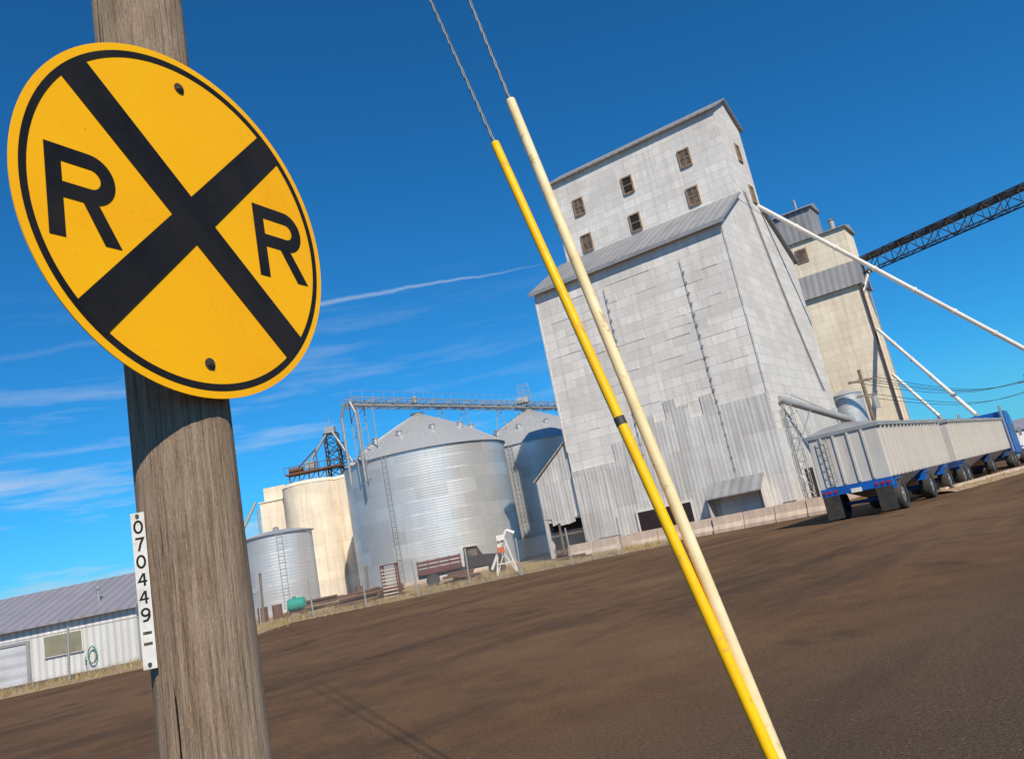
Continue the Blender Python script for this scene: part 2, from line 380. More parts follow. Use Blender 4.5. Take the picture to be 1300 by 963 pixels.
mb=MB()
def tuft(x,y,s):
    for k in range(7):
        a=random.uniform(0,6.28); l=random.uniform(.5,1)*s; dx,dy=math.cos(a),math.sin(a)
        bx,by=x+random.uniform(-.06,.06),y+random.uniform(-.06,.06)
        px,py=-dy*.012,dx*.012
        mb.poly([(bx-px,by-py,0),(bx+px,by+py,0),(bx+dx*l*.45,by+dy*l*.45,l)])
def along(path,w,n,s):
    for _ in range(n):
        i=random.randrange(len(path)-1); a=Vector((*path[i],0));b=Vector((*path[i+1],0));d=(b-a);t=random.random()
        q=a+d*t; sd_=Vector((-d.y,d.x,0)).normalized()*random.gauss(0,w/3); tuft(q.x+sd_.x,q.y+sd_.y,s*random.uniform(.5,1.3))
along([(6,47),(-15.4,44.4)],2.4,1500,.36)
along([(-15.4,44.4),(-15.2,31.5),(-24,27.5)],2.2,1100,.34)
along([(17.5,39.3),(29,49.8),(50,69)],1.6,500,.3)
along([(0,52.5),(-14,50)],3.5,500,.4)
o=mb.obj('dry_grass',['grass']); o['kind']='stuff'; o['label']='dry yellow grass tufts along the fence and lot edge'; o['category']='grass'
mb=MB()
for _ in range(3600):
    y=random.uniform(3.2,26); x=random.uniform(-.45,.75)*y+random.uniform(-.5,.5); s=random.uniform(.004,.014)*(1+.03*y)
    p=[Vector((random.uniform(.6,1)*a,random.uniform(.6,1)*b,random.uniform(.35,.7)*c))*s+Vector((x,y,s*.2)) for a,b,c in ((1,0,0),(0,1,0),(-1,0,0),(0,-1,0),(0,0,1),(0,0,-1))]
    i=mb._add([tuple(q) for q in p])
    for t in ((0,1,4),(1,2,4),(2,3,4),(3,0,4)): mb.face([i+k for k in t],[(0,0)]*3)
o=mb.obj('loose_gravel',['stone']); o['kind']='stuff'; o['label']='small loose stones scattered on the dirt lot'; o['category']='gravel'

# ------------------------------------------------------------------ utility pole with tag
PX,PY=-.84,1.985
up=thing('utility_pole',(PX,PY,0),'weathered round timber utility pole with long cracks','utility pole')
mb=MB(org=(PX,PY,0)); seg=96; rings=120
rr_=[random.uniform(-.009,.007) for _ in range(seg)]
for j in range(rings+1):
    z=9.5*j/rings; r0=.120-.0012*z
    for k in range(seg):
        a=2*math.pi*k/seg
        r=r0*(1+.012*math.sin(3*a+z*.6)+.006*math.sin(7*a-z*1.3)+rr_[k]+random.uniform(-.002,.002))
        mb.v.append(Vector((r*math.cos(a),r*math.sin(a),z)))
for j in range(rings):
    for k in range(seg):
        a=j*seg+k;b=j*seg+(k+1)%seg; mb.face([a,b,b+seg,a+seg],[(0,0)]*4,True)
mb.face([rings*seg+k for k in range(seg)],[(0,0)]*seg)
mb.obj('pole_shaft',['pole'],up)
tn=Vector((.22,-.975,0)).normalized(); tr=Vector((-tn.y,tn.x,0))
tcen=Vector((-.911,1.866,0))
Tt=lambda p: tcen+tr*p[0]+tn*p[1]+Vector((0,0,p[2]))
tz=Vector((tcen.x,tcen.y,1.67))
tag=thing('pole_number_tag',tz,'narrow white vertical number tag reading 070449 nailed on pole','number tag')
mb=MB(Tt,tz); mb.box(-.0145,.0145,-.0015,.0,1.495,1.834); mb.obj('tag_plate',['tag'],tag)
def stroke(mb,pts,wd,y,closed=False):
    n=len(pts); P=[Vector((p[0],p[1])) for p in pts]; L=[];Rr=[]
    for i in range(n):
        if closed: a=P[(i-1)%n]; b=P[(i+1)%n]; d1=(P[i]-a).normalized(); d2=(b-P[i]).normalized()
        else:
            d1=(P[i]-P[i-1]).normalized() if i>0 else (P[1]-P[0]).normalized()
            d2=(P[i+1]-P[i]).normalized() if i<n-1 else d1
        d=(d1+d2).normalized(); k=1/max(.5,d.dot(d1)); nn=Vector((-d.y,d.x))*wd/2*k
        L.append(P[i]+nn); Rr.append(P[i]-nn)
    m=n if closed else n-1
    for i in range(m):
        j=(i+1)%n
        mb.poly([(L[i].x,y,L[i].y),(L[j].x,y,L[j].y),(Rr[j].x,y,Rr[j].y),(Rr[i].x,y,Rr[i].y)])
def digit(ch,cz):
    mb=MB(Tt,tz); hw,hh,wd=.0082,.0128,.0046; y=.0006
    if ch=='0': stroke(mb,[(hw*math.sin(t*.2618),cz+hh*math.cos(t*.2618)) for t in range(24)],wd,y,True)
    if ch=='7': stroke(mb,[(-hw,cz+hh),(hw,cz+hh),(hw*.2,cz),(-hw*.3,cz-hh-.002)],wd,y)
    if ch=='4':
        stroke(mb,[(hw*.45,cz-hh-.002),(hw*.45,cz+hh)],wd,y); stroke(mb,[(hw*.3,cz+hh),(-hw,cz-hh*.35),(hw*1.15,cz-hh*.35)],wd*.85,y+.0002)
    if ch=='9':
        c9=cz+hh*.42; stroke(mb,[(hw*.95*math.sin(t*.3142),c9+hh*.58*math.cos(t*.3142)) for t in range(20)],wd,y,True)
        stroke(mb,[(hw*.98,c9),(hw*.9,cz-hh*.35),(hw*.35,cz-hh*.9),(-hw*.8,cz-hh)],wd,y+.0002)
    mb.obj('digit',['black'],tag)
for i,ch in enumerate('070449'): digit(ch,1.802-.0385*i)
for z in (1.827,1.505):
    mb=MB(Tt,tz); mb.cyl((0,-.002,z),(0,.004,z),.004,10); mb.obj('nail',['bolt'],tag)
for z0_ in (1.568,1.545):
    mb=MB(Tt,tz); mb.box(-.009,.009,0,.0006,z0_,z0_+.006); mb.obj('tag_slot',['bolt'],tag)

# ------------------------------------------------------------------ railroad sign
SC=Vector((-.719,1.897,2.527)); yaw=1.109
h=Vector((math.cos(yaw),math.sin(yaw),0)); sn_=Vector((math.sin(yaw),-math.cos(yaw),0)); vz=Vector((0,0,1))
Ts=lambda p: SC+h*p[0]+vz*p[1]+sn_*p[2]
sg=thing('railroad_crossing_sign',SC,'round yellow railroad crossing warning sign bolted to timber pole','traffic sign')
RS=.459
mb=MB(Ts,SC); mb.cyl((0,0,-.003),(0,0,0),RS,128,smooth=True); mb.obj('sign_panel',['sign'],sg)
def annulus(r0,r1,z,seg=128):
    mb=MB(Ts,SC); i=mb._add([(r*math.cos(2*math.pi*k/seg),r*math.sin(2*math.pi*k/seg),z) for r in (r0,r1) for k in range(seg)])
    for k in range(seg): 
        k2=(k+1)%seg; mb.face([i+k,i+k2,i+seg+k2,i+seg+k],[(0,0)]*4)
    return mb
annulus(.423,.440,.0012).obj('border_ring',['black'],sg)
mb=MB(Ts,SC)
def obar(c0,c1,wd,z):
    a=Vector((*c0,0));b=Vector((*c1,0));d=(b-a).normalized();s=Vector((-d.y,d.x,0))*wd/2
    mb.poly([tuple(q+Vector((0,0,z))) for q in (a-s,b-s,b+s,a+s)])
k=.432/math.sqrt(2)
obar((-k,k),(k,-k),.092,.0016); obar((-k,-k),(k,k),.092,.0020)
mb.obj('diagonal_cross',['black'],sg)
def letterR(cx,cy,H,Wd):
    t=.037;x0=cx-Wd/2;x1=cx+Wd/2;y0=cy-H/2;y1=cy+H/2;z=.0014
    mb=MB(Ts,SC)
    mb.poly([(x0,y0,z),(x0+t,y0,z),(x0+t,y1,z),(x0,y1,z)])
    ym=y0+H*.43; rc=(y1-ym)/2; cyy=(y1+ym)/2; xc=x1-rc
    arc=[math.pi/2-math.pi*i/20 for i in range(21)]
    out=[(x0+t,y1)]+[(xc+rc*math.cos(a),cyy+rc*math.sin(a)) for a in arc]+[(x0+t,ym)]
    ri=rc-t
    inn=[(x0+t,y1-t)]+[(xc+ri*math.cos(a),cyy+ri*math.sin(a)) for a in arc]+[(x0+t,ym+t)]
    for i in range(len(out)-1):
        mb.poly([(*out[i],z),(*out[i+1],z),(*inn[i+1],z),(*inn[i],z)])
    lx=x0+Wd*.50
    mb.poly([(lx,ym,z),(lx+t*1.05,ym,z),(x1+.004,y0,z),(x1+.004-t*1.12,y0,z)])
    return mb.obj('letter',['black'],sg)
letterR(-.300,-.022,.215,.166); letterR(.298,.004,.212,.180)
for zb in (.374,-.374):
    mb=MB(Ts,SC); mb.cyl((0,zb,0),(0,zb,.002),.015,20); mb.cyl((0,zb,.002),(0,zb,.007),.0095,6,smooth=False); mb.cyl((0,zb,.007),(0,zb,.010),.005,10)
    mb.cyl((0,zb,-.04),(0,zb,-.003),.008,8); mb.obj('bolt',['bolt'],sg)

# ------------------------------------------------------------------ guy wires
A=Vector((.716,2.9,0))
def guy(T,r,mat,label,shift,band=None):
    base=A+shift; d=(T-base); e=thing('guy_wire',base,label,'guy wire','guy wires')
    O=base
    mb=MB(org=O); L=d.length; du=d.normalized()
    mb.cyl(base+du*.10,T,r,28,r*.98); mb.obj('wire_guard',[mat],e)
    if band:
        q=T+(base-T)*band; mb=MB(org=O); mb.cyl(q-du*.018,q+du*.018,r*1.06,28); mb.obj('guard_band',['dsteel'],e)
    mb=MB(org=O)
    x=du.cross(Vector((0,0,1))).normalized(); y=du.cross(x); st=T-du*.2; 
    for s in range(3):
        prev=None
        for k in range(300):
            t=k*.022; a=t*26+s*2.094; q=st+du*t+(x*math.cos(a)+y*math.sin(a))*.0044
            if prev is not None: mb.cyl(prev,q,.0041,5,caps=False)
            prev=q
    mb.obj('steel_strand',['wire'],e)
    return e
guy(Vector((.1116,3.6,3.44)),.0215,'yellowg','guy wire in bright yellow plastic guard slanting from ground anchor',Vector((-.006,-.01,0)),.4226)
guy(Vector((.223,3.54,3.611)),.0235,'creamg','guy wire in sun bleached cream guard slanting from ground anchor',Vector((-.012,.045,0)))
an=thing('ground_anchor',(.716,2.92,0),'rusty steel anchor rod eye holding both guy wires','anchor')
mb=MB(org=(.716,2.92,0)); mb.cyl((.74,2.91,-.1),(.70,2.93,.10),.012,10); mb.cyl((.66,2.92,.09),(.76,2.94,.09),.018,10); mb.obj('anchor_rod',['rust'],an)

# ------------------------------------------------------------------ main elevator
al=.568; EC=Vector((14.63,50,0)); e1=(-math.cos(al),math.sin(al)); e2=(math.sin(al),math.cos(al))
TE=frame(EC,e1,e2)
W,D,He,S,Zb,Zc,Zp,Wc=14.62,16.4,18.87,5.44,21.95,28.86,30.38,14.2
Zr=Zb+ (Zb-He)/S*(D/2-S)
ev=thing('grain_elevator',EC,'tall whitish sheet metal clad wooden grain elevator with raised cupola','grain elevator')
def EM(): return MB(TE,EC)
mb=EM()
mb.poly([(0,0,.8),(W,0,.8),(W,0,He),(0,0,He)]); mb.poly([(0,D,.8),(W,D,.8),(W,D,He),(0,D,He)])
mb.poly([(W,0,.8),(W,D,.8),(W,D,He),(W,D/2,Zr),(W,0,He)])
mb.m=1
mb.poly([(0,0,.8),(0,D,.8),(0,D,He),(0,D/2,Zr),(0,0,He)])
mb.obj('wall',['clad','clad_end'],ev)
mb=EM(); mb.box(-.08,W+.08,-.08,D+.08,-.1,.8); mb.obj('foundation',['barr'],ev)
sl_=(Zb-He)/S
mb=EM()
for sgn in (0,1):
    f=(lambda b:b) if not sgn else (lambda b:D-b)
    b0,b1=-.35,S+.0
    mb.hexa([(-.3,f(b0),He+sl_*b0),(W+.3,f(b0),He+sl_*b0),(W+.3,f(b1),Zb),(-.3,f(b1),Zb),(-.3,f(b0),He+sl_*b0+.14),(W+.3,f(b0),He+sl_*b0+.14),(W+.3,f(b1),Zb+.14),(-.3,f(b1),Zb+.14)])
mb.obj('roof',['roofgrey'],ev)
mb=EM(); mb.box(-.32,W+.32,-.42,-.355,He-.34,He-.12); mb.obj('fascia_board',['steel'],ev)
mb=EM(); c1_=S; c2_=D-S
mb.poly([(-.02,c1_,Zb-.3),(Wc,c1_,Zb-.3),(Wc,c1_,Zc),(-.02,c1_,Zc)]); mb.poly([(-.02,c2_,Zb-.3),(Wc,c2_,Zb-.3),(Wc,c2_,Zc),(-.02,c2_,Zc)])
mb.poly([(Wc,c1_,Zb-.3),(Wc,c2_,Zb-.3),(Wc,c2_,Zc),(Wc,D/2,Zp),(Wc,c1_,Zc)])
mb.m=1; mb.poly([(-.02,c1_,Zb-.3),(-.02,c2_,Zb-.3),(-.02,c2_,Zc),(-.02,D/2,Zp),(-.02,c1_,Zc)])
mb.obj('cupola_wall',['clad','clad_end'],ev)
mb=EM(); s2=(Zp-Zc)/(D/2-c1_)
for sgn in (0,1):
    f=(lambda b:b) if not sgn else (lambda b:D-b)
    b0,b1=c1_-.3,D/2; z0=Zc-.3*s2
    mb.hexa([(-.3,f(b0),z0),(Wc+.3,f(b0),z0),(Wc+.3,f(b1),Zp),(-.3,f(b1),Zp),(-.3,f(b0),z0+.13),(Wc+.3,f(b0),z0+.13),(Wc+.3,f(b1),Zp+.13),(-.3,f(b1),Zp+.13)])
mb.obj('cupola_roof',['roofgrey'],ev)
for a0,a1 in ((-.05,.05),(W-.05,W+.05)):
    mb=EM(); mb.box(a0,a1,-.05,.05,7,He-.45); mb.obj('corner_flashing',['clad_end'],ev)
for _ in range(40):
    a=random.uniform(.2,W-2.2); z=.62*random.randint(13,29); off=random.uniform(.008,.028); l=random.choice((.85,1.7,1.7))
    if z+.62<He-.5:
        mb=EM(); mb.hexa([(a,-off,z),(a+l,-off*.5,z),(a+l,-.004,z),(a,-.004,z),(a,-.008,z+.64),(a+l,-.008,z+.64),(a+l,-.004,z+.64),(a,-.004,z+.64)]); mb.obj('cladding_sheet',['clad'],ev)
def win(a,z,face='f',b=None,open_=False):
    w_,h_=.72,1.2
    if face=='f': TT=lambda p: TE((a+p[0],c1_-p[1],z+p[2]))
    else: TT=lambda p: TE((-.02-p[1],b+p[0],z+p[2]))
    mb=MB(TT,EC); t=.11
    mb.box(-w_/2-t,-w_/2,.002,.09,-h_/2-t,h_/2+t); mb.box(w_/2,w_/2+t,.002,.09,-h_/2-t,h_/2+t)
    mb.box(-w_/2+.002,w_/2-.002,.002,.088,h_/2,h_/2+t); mb.box(-w_/2+.002,w_/2-.002,.002,.12,-h_/2-t,-h_/2)
    mb.box(-w_/2+.002,w_/2-.002,.002,.07,-.03,.03)
    if not open_: mb.box(-.025,.025,.002,.065,-h_/2+.002,h_/2-.002)
    o=mb.obj('window',['brownwood'],ev)
    m2=MB(TT,EC); m2.box(-w_/2+.002,w_/2-.002,.003,.03,-h_/2+.002,h_/2-.002); m2.obj('window_pane',['glass' if not open_ else 'dark'],o)
for i,(a,z) in enumerate(((12.1,26.0),(7.7,26.0),(2.9,26.1),(12.1,22.95),(7.8,22.95),(3.0,23.1))): win(a,z,open_=(i in (1,4)))
win(0,26.2,'e',8.9); win(0,23.0,'e',9.6)
mb=EM(); a=0; lvl=7.4
while a<W-.01:
    wd=min(.85+random.uniform(-.02,.02),W-a)
    if random.random()<.45: lvl=max(5.6,min(9.6,lvl+random.choice((-1.2,-.9,-.6,.6,.9,1.2))))
    off=.05+random.uniform(0,.04)
    z0=.62+random.choice((0,0,.1,.25))
    mb.hexa([(a+.004,-off-.03,z0),(a+wd-.004,-off,z0),(a+wd-.004,-.004,z0),(a+.004,-.004,z0),(a+.004,-off,lvl),(a+wd-.004,-off,lvl),(a+wd-.004,-.004,lvl),(a+.004,-.004,lvl)]); a+=wd
mb.obj('lower_cladding',['corr'],ev)
mb=EM(); b=0; lvl=5.2
while b<D-.01:
    wd=min(.85,D-b); off=.05+random.uniform(0,.025)
    if random.random()<.3: lvl=max(4,min(6.8,lvl+random.choice((-.6,.6,.9))))
    mb.box(-off,-.004,b+.004,b+wd-.004,.62,lvl); b+=wd
mb.obj('end_cladding',['corr'],ev)
for a in (9.0,3.2):
    mb=EM(); mb.bar((a,-.09,3.2),(a+.05,-.09,He-1.6),.02); z=3.4
    while z<He-1.8: mb.box(a-.07,a+.07,-.11,-.06,z-.06,z+.06); z+=.72
    mb.obj('tie_rod',['steel'],ev)
for off in (0,.35):
    mb=EM(); prev=None
    for i in range(15):
        t=i/14; q=(-.12,7.0+off+6.5*t,22.6-14.6*t-1.0*math.sin(math.pi*t))
        if prev: mb.bar(prev,q,.026)
        prev=q
    mb.obj('hanging_cable',['dsteel'],ev)
AW=3.25
mb=EM(); mb.poly([(W,.3,2.5),(W+AW,.3,2.5),(W+AW,.3,5.5),(W,.3,7.9)]); mb.poly([(W+AW,.3,.0),(W+AW,9,.0),(W+AW,9,5.5),(W+AW,.3,5.5)]); mb.poly([(W,9,0),(W+AW,9,0),(W+AW,9,5.5),(W,9,7.9)])
mb.poly([(W+2.9,.3,0),(W+AW,.3,0),(W+AW,.3,2.497),(W+2.9,.3,2.497)])
mb.obj('annex_wall',['corr'],ev)
a=.06
while a<AW-.3:
    wd=min(.62,AW-a); top=7.85-.74*a; top2=7.85-.74*(a+wd); zl=2.5+random.uniform(-.35,.25); off=random.uniform(.02,.08)
    mb=EM(); mb.hexa([(W+a,.3-off-.03,zl),(W+a+wd-.01,.3-off,zl+random.uniform(-.15,.15)),(W+a+wd-.01,.296,zl),(W+a,.296,zl),(W+a,.3-off,top),(W+a+wd-.01,.3-off,top2),(W+a+wd-.01,.296,top2),(W+a,.296,top)]); mb.obj('annex_sheet',['corr'],ev); a+=wd
mb=EM(); mb.hexa([(W,.12,7.95),(W+AW+.12,.12,5.52),(W+AW+.12,9.2,5.52),(W,9.2,7.95),(W,.12,8.01),(W+AW+.12,.12,5.58),(W+AW+.12,9.2,5.58),(W,9.2,8.01)]); mb.obj('annex_roof',['corr'],ev)
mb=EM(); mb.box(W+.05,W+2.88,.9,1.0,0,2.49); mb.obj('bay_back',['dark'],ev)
mb=EM(); mb.box(W+.1,W+2.8,.20,.27,.35,.6); mb.box(W+.1,W+2.8,.18,.25,1.5,1.62); mb.box(W+1.9,W+2.04,.10,.16,0,2.3); mb.obj('bay_timber',['wood'],ev)
def opening(a0,a1,z0,z1,mat,frm='white',name='door'):
    mb=EM(); t=.12
    mb.box(a0-t,a0,-.20,-.12,z0,z1+t); mb.box(a1,a1+t,-.20,-.12,z0,z1+t); mb.box(a0+.002,a1-.002,-.198,-.12,z1,z1+t)
    mid=(a0+a1)/2; mb.box(mid-.05,mid+.05,-.19,-.12,z0,z1-.002)
    mb.obj('door_frame',[frm],ev); m2=EM(); m2.box(a0+.002,a1-.002,-.17,-.088,z0,z1-.002); m2.obj(name,[mat],ev)
opening(6.5,10.3,.3,2.0,'maroon')
opening(2.2,4.3,.3,1.75,'clad_end')
mb=EM(); mb.hexa([(1.5,-1.35,1.85),(5.0,-1.35,1.85),(5.0,-.09,2.75),(1.5,-.09,2.75),(1.5,-1.35,1.93),(5.0,-1.35,1.93),(5.0,-.09,2.83),(1.5,-.09,2.83)]); mb.obj('porch_roof',['roofgrey'],ev)
for a in (1.55,4.95):
    mb=EM(); mb.poly([(a,-.1,0),(a,-1.25,0),(a,-1.25,1.85),(a,-.1,2.68)]); mb.obj('porch_side',['corr'],ev)
mb=EM(); mb.cyl((-.1,1.6,7.0),(-3.0,5.6,5.0),.24,12); mb.cyl((-3.0,5.6,5.0),(-3.3,6.1,3.9),.26,12,.2); mb.bar((-.1,4.5,7.4),(-2.9,5.5,5.1),.05); mb.bar((-.1,2.2,3.5),(-1.4,3.2,6.1),.05); mb.obj('loading_spout',['steel'],ev)
for b0,b1,z1 in ((3.0,4.6,2.6),(8.0,9.2,2.4)):
    mb=EM(); mb.box(-.16,-.08,b0,b1,.2,z1); mb.obj('side_door',['dark'],ev)
mb=EM(); truss(mb,(-.5,1.3,.1),(-.5,1.3,6.6),.5,.4,9,.025); mb.obj('ladder_frame',['steel'],ev)

bt=None; TB=frame(EC-Vector((*e2,0))*5.0,e1,e2)
k=0; a=-3.6
while a<11.6:
    L=1.75; o0=TB((a,0,0))
    jit=random.uniform(-.12,.12)
    if bt is None:
        bt=thing('concrete_barrier',o0,'stained tan precast concrete barrier block beside the elevator','barrier','row of concrete barriers beside the elevator')
        mb=MB(lambda p:TB((a+p[0],p[1],p[2])),o0); mb.prism([(-.32,0),(.32,0),(.32,.18),(.16,.42),(.12,.86),(-.12,.86),(-.16,.42),(-.32,.18)],0,0,L-.06); mb.obj('barrier_body',['barr'],bt,.02)
    else: copytree(bt,TB((a,jit,0))-bt.location,random.uniform(-.05,.05))
    a+=L+(.9 if k==6 else 0); k+=1

db=thing('timber_pile',TB((12.2,0,0)),'low pile of old timbers and rusty scrap near barriers','timber')
mb=MB(TB,TB((12.2,0,0)))
for i in range(9):
    y=random.uniform(-.5,.5); z=.08+.13*(i//3); x=11.6+random.uniform(-.3,.3); mb.hexa([(x,y,z-.07),(x+2.4,y+random.uniform(-.3,.3),z-.07),(x+2.4,y+.3,z-.07),(x,y+.2,z-.07),(x,y,z+.06),(x+2.4,y+.05,z+.06),(x+2.4,y+.3,z+.06),(x,y+.2,z+.06)])
mb.obj('timber',['rust'],db)

# ------------------------------------------------------------------ second elevator
C2=Vector((32.9,75,0)); T2=frame(C2,e1,e2)
e2v=thing('grain_elevator',C2,'tan grain elevator with grey metal headhouse and roof band','grain elevator')
def E2(): return MB(T2,C2)
mb=E2(); mb.box(0,9,0,5,0,18.9); mb.obj('wall',['tan'],e2v)
mb=E2(); mb.hexa([(-.25,-.35,18.5),(9.3,-.35,18.5),(9.3,5.2,18.5),(-.25,5.2,18.5),(-.25,.3,20.9),(9.3,.3,20.9),(9.3,4.6,20.9),(-.25,4.6,20.9)]); mb.obj('roof_band',['roofgrey'],e2v)
mb=E2(); mb.box(-.05,5.4,.45,4.5,20.9,24.4); mb.obj('upper_wall',['tan'],e2v)
mb=E2(); mb.prism([(.2,24.4),(4.8,24.4),(4.8,24.5),(2.65,25.0),(.2,24.5)],0,-.3,5.7); mb.obj('upper_roof',['roofgrey'],e2v)
mb=E2(); mb.box(2.4,6.6,.8,4.0,24.4,27.6); mb.obj('headhouse',['roofgrey'],e2v)
mb=E2(); mb.prism([(.5,27.6),(4.3,27.6),(2.4,28.3)],0,2.2,6.8); mb.obj('headhouse_roof',['roofgrey'],e2v)
for (x,y,z0,z1,r) in ((1.2,2.6,24.9,26.0,.28),(4,2.6,28.0,29.2,.12)):
    mb=E2(); mb.cyl((x,y,z0),(x,y,z1),r,12); mb.cyl((x,y,z1),(x,y,z1+.2),r*1.4,12,.05); mb.obj('roof_vent',['steel'],e2v)
for a_,z_ in ((4.3,23.0),):
    mb=E2(); mb.box(a_-.55,a_+.55,.37,.45-.002,z_-.7,z_+.7); o=mb.obj('window',['brownwood'],e2v); mb=E2(); mb.box(a_-.42,a_+.42,.35,.368,z_-.56,z_+.56); mb.obj('window_pane',['glass'],o)
mb=E2(); mb.cyl((-.12,-.12,.5),(-.12,-.12,18.5),.09,8); mb.obj('downpipe',['rust'],e2v)
mb=E2(); mb.bar((-.3,2.5,1),(-.3,2.5,18),.06); mb.obj('downpipe',['steel'],e2v)

p0=Vector((34.6,77.5,20.7)); p1=Vector((52,51.5,20.7))
cv=thing('conveyor_bridge',p0,'dark steel lattice conveyor bridge reaching out from tan elevator','conveyor')
mb=MB(org=p0); truss(mb,p0,p1,1.1,1.5,20,.07); mb.obj('lattice_truss',['dsteel'],cv)
dd=(p1-p0).normalized(); sd2=dd.cross(Vector((0,0,1)))
def beam(mb,p,q,s,hw,z0,z1):
    V=lambda a,k,z:tuple(a+s*k+Vector((0,0,z)))
    mb.hexa([V(p,-hw,z0),V(q,-hw,z0),V(q,hw,z0),V(p,hw,z0),V(p,-hw,z1),V(q,-hw,z1),V(q,hw,z1),V(p,hw,z1)])
mb=MB(org=p0); beam(mb,p0,p1,sd2,.35,.35,.72); mb.obj('conveyor_housing',['dsteel'],cv)
mb=MB(org=p0); mb.cyl(p0+dd*.8+Vector((0,0,-.6)),Vector((33.4,76,17.8)),.2,10); mb.obj('discharge_spout',['steel'],cv)

def pipe(a,b,r,label):
    a=Vector(a);b=Vector(b); e=thing('grain_spout',a,label,'grain pipe','white grain spouts')
    mb=MB(org=a); mb.cyl(a,b,r,14); d=(b-a); n=int(d.length/3)
    for i in range(1,n): q=a+d*(i/n); mb.cyl(q-d.normalized()*.06,q+d.normalized()*.06,r*1.35,14)
    mb.obj('spout_tube',['white'],e)
    mb=MB(org=a); mb.cyl(b,b+Vector((.15,.0,-.9)),r*1.25,12,r*1.5); mb.obj('spout_nozzle',['steel'],e)
pipe((20.2,58.8,22.3),(39.5,60.2,5.2),.17,'long white steel grain spout sloping down from elevator gable')
pipe((33.1,74.6,13.9),(32.5,61.8,4.1),.15,'white steel grain spout sloping down towards the trailers')
pipe((33.2,74.6,9.6),(34.6,71.6,5.0),.14,'short white steel grain spout near tan elevator')
mst=thing('spout_mast',(39.6,60.4,0),'grey lattice mast carrying the low end of spout','mast')
mb=MB(org=(39.6,60.4,0)); truss(mb,(39.8,60.9,0),(39.8,60.9,5.6),.5,.5,7,.04); mb.obj('mast_lattice',['steel'],mst)

tk=thing('storage_tank',(26.1,68.5,0),'small grey vertical steel tank beside the elevators','tank')
mb=MB(org=(26.1,68.5,0)); mb.cyl((26.1,68.5,0),(26.1,68.5,8.0),1.35,32); mb.cyl((26.1,68.5,8.0),(26.1,68.5,8.5),1.4,32,.15); mb.obj('tank_shell',['galv'],tk)

dp=thing('utility_pole',(24.6,60.5,0),'dark timber utility pole with crossarm and insulators behind trailers','utility pole')
mb=MB(org=(24.6,60.5,0)); mb.cyl((24.6,60.5,0),(24.6,60.5,8.9),.17,10,.12); mb.obj('pole_shaft',['wood'],dp)
mb=MB(org=(24.6,60.5,0)); mb.box(23.6,25.6,60.42,60.56,8.0,8.15); mb.obj('crossarm',['wood'],dp)
mb=MB(org=(24.6,60.5,0)); mb.box(23.9,25.3,60.42,60.56,6.9,7.02); mb.obj('crossarm',['wood'],dp)
mb=MB(org=(24.6,60.5,0)); mb.cyl((25.0,60.2,5.9),(25.0,60.2,6.8),.22,12); mb.obj('transformer',['steel'],dp)
dp2=copytree(dp,(33,36,0))
wl=thing('power_line',(24.6,60.5,8.1),'thin dark overhead power lines strung between poles','power line')
for x_,z_ in ((23.7,8.2),(24.3,8.25),(24.9,8.2),(25.5,8.2),(24.2,7.0),(25.1,7.0)):
    mb=MB(org=(24.6,60.5,8.1)); prev=None
    for i in range(17):
        t=i/16; q=Vector((x_+33*t,60.5+36*t,z_-1.1*math.sin(math.pi*t)))
        if prev: mb.bar(prev,q,.022)
        prev=q
    mb.obj('line_strand',['dsteel'],wl)

# ------------------------------------------------------------------ trucks
ta=.631; TO=Vector((13.0,31.9,0)); s_=(math.sin(ta),math.cos(ta)); l_=(-math.cos(ta),math.sin(ta))
TW=2.7
def mkwheel(parent,Tn,org,x,side,r=.55,w=.46,rim='alu'):
    y0=(.0 if side==0 else TW-w); y1=y0+w
    mb=MB(Tn,org); seg=28
    prof=[(r*.62,y0+.02),(r*.9,y0),(r,y0+.05),(r,y1-.05),(r*.9,y1),(r*.62,y1-.02)]
    i=mb._add([(x+q[0]*math.cos(2*math.pi*k/seg),q[1],r+q[0]*math.sin(2*math.pi*k/seg)) for q in prof for k in range(seg)])
    for j in range(5):
        for k in range(seg):
            k2=(k+1)%seg; mb.face([i+j*seg+k,i+j*seg+k2,i+(j+1)*seg+k2,i+(j+1)*seg+k],[(0,0)]*4,j in(2,))
    t=mb.obj('wheel',['rubber'],parent)
    mb=MB(Tn,org); yy=y0+.05 if side==0 else y1-.05; sg_=-1 if side==0 else 1
    mb.cyl((x,yy,r),(x,yy-.06*sg_,r),r*.60,24,r*.45); mb.cyl((x,yy-.10*sg_,r),(x,yy+.02*sg_,r),.12,12); mb.cyl((x,yy-sg_*.07,r),(x,yy-sg_*.072,r),r*.58,24)
    for k in range(8):
        a=k*math.pi/4; mb.cyl((x+.2*math.cos(a),yy-sg_*.06,r+.2*math.sin(a)),(x+.2*math.cos(a),yy-.02*sg_,r+.2*math.sin(a)),.022,6)
    mb.obj('rim',[rim],t)
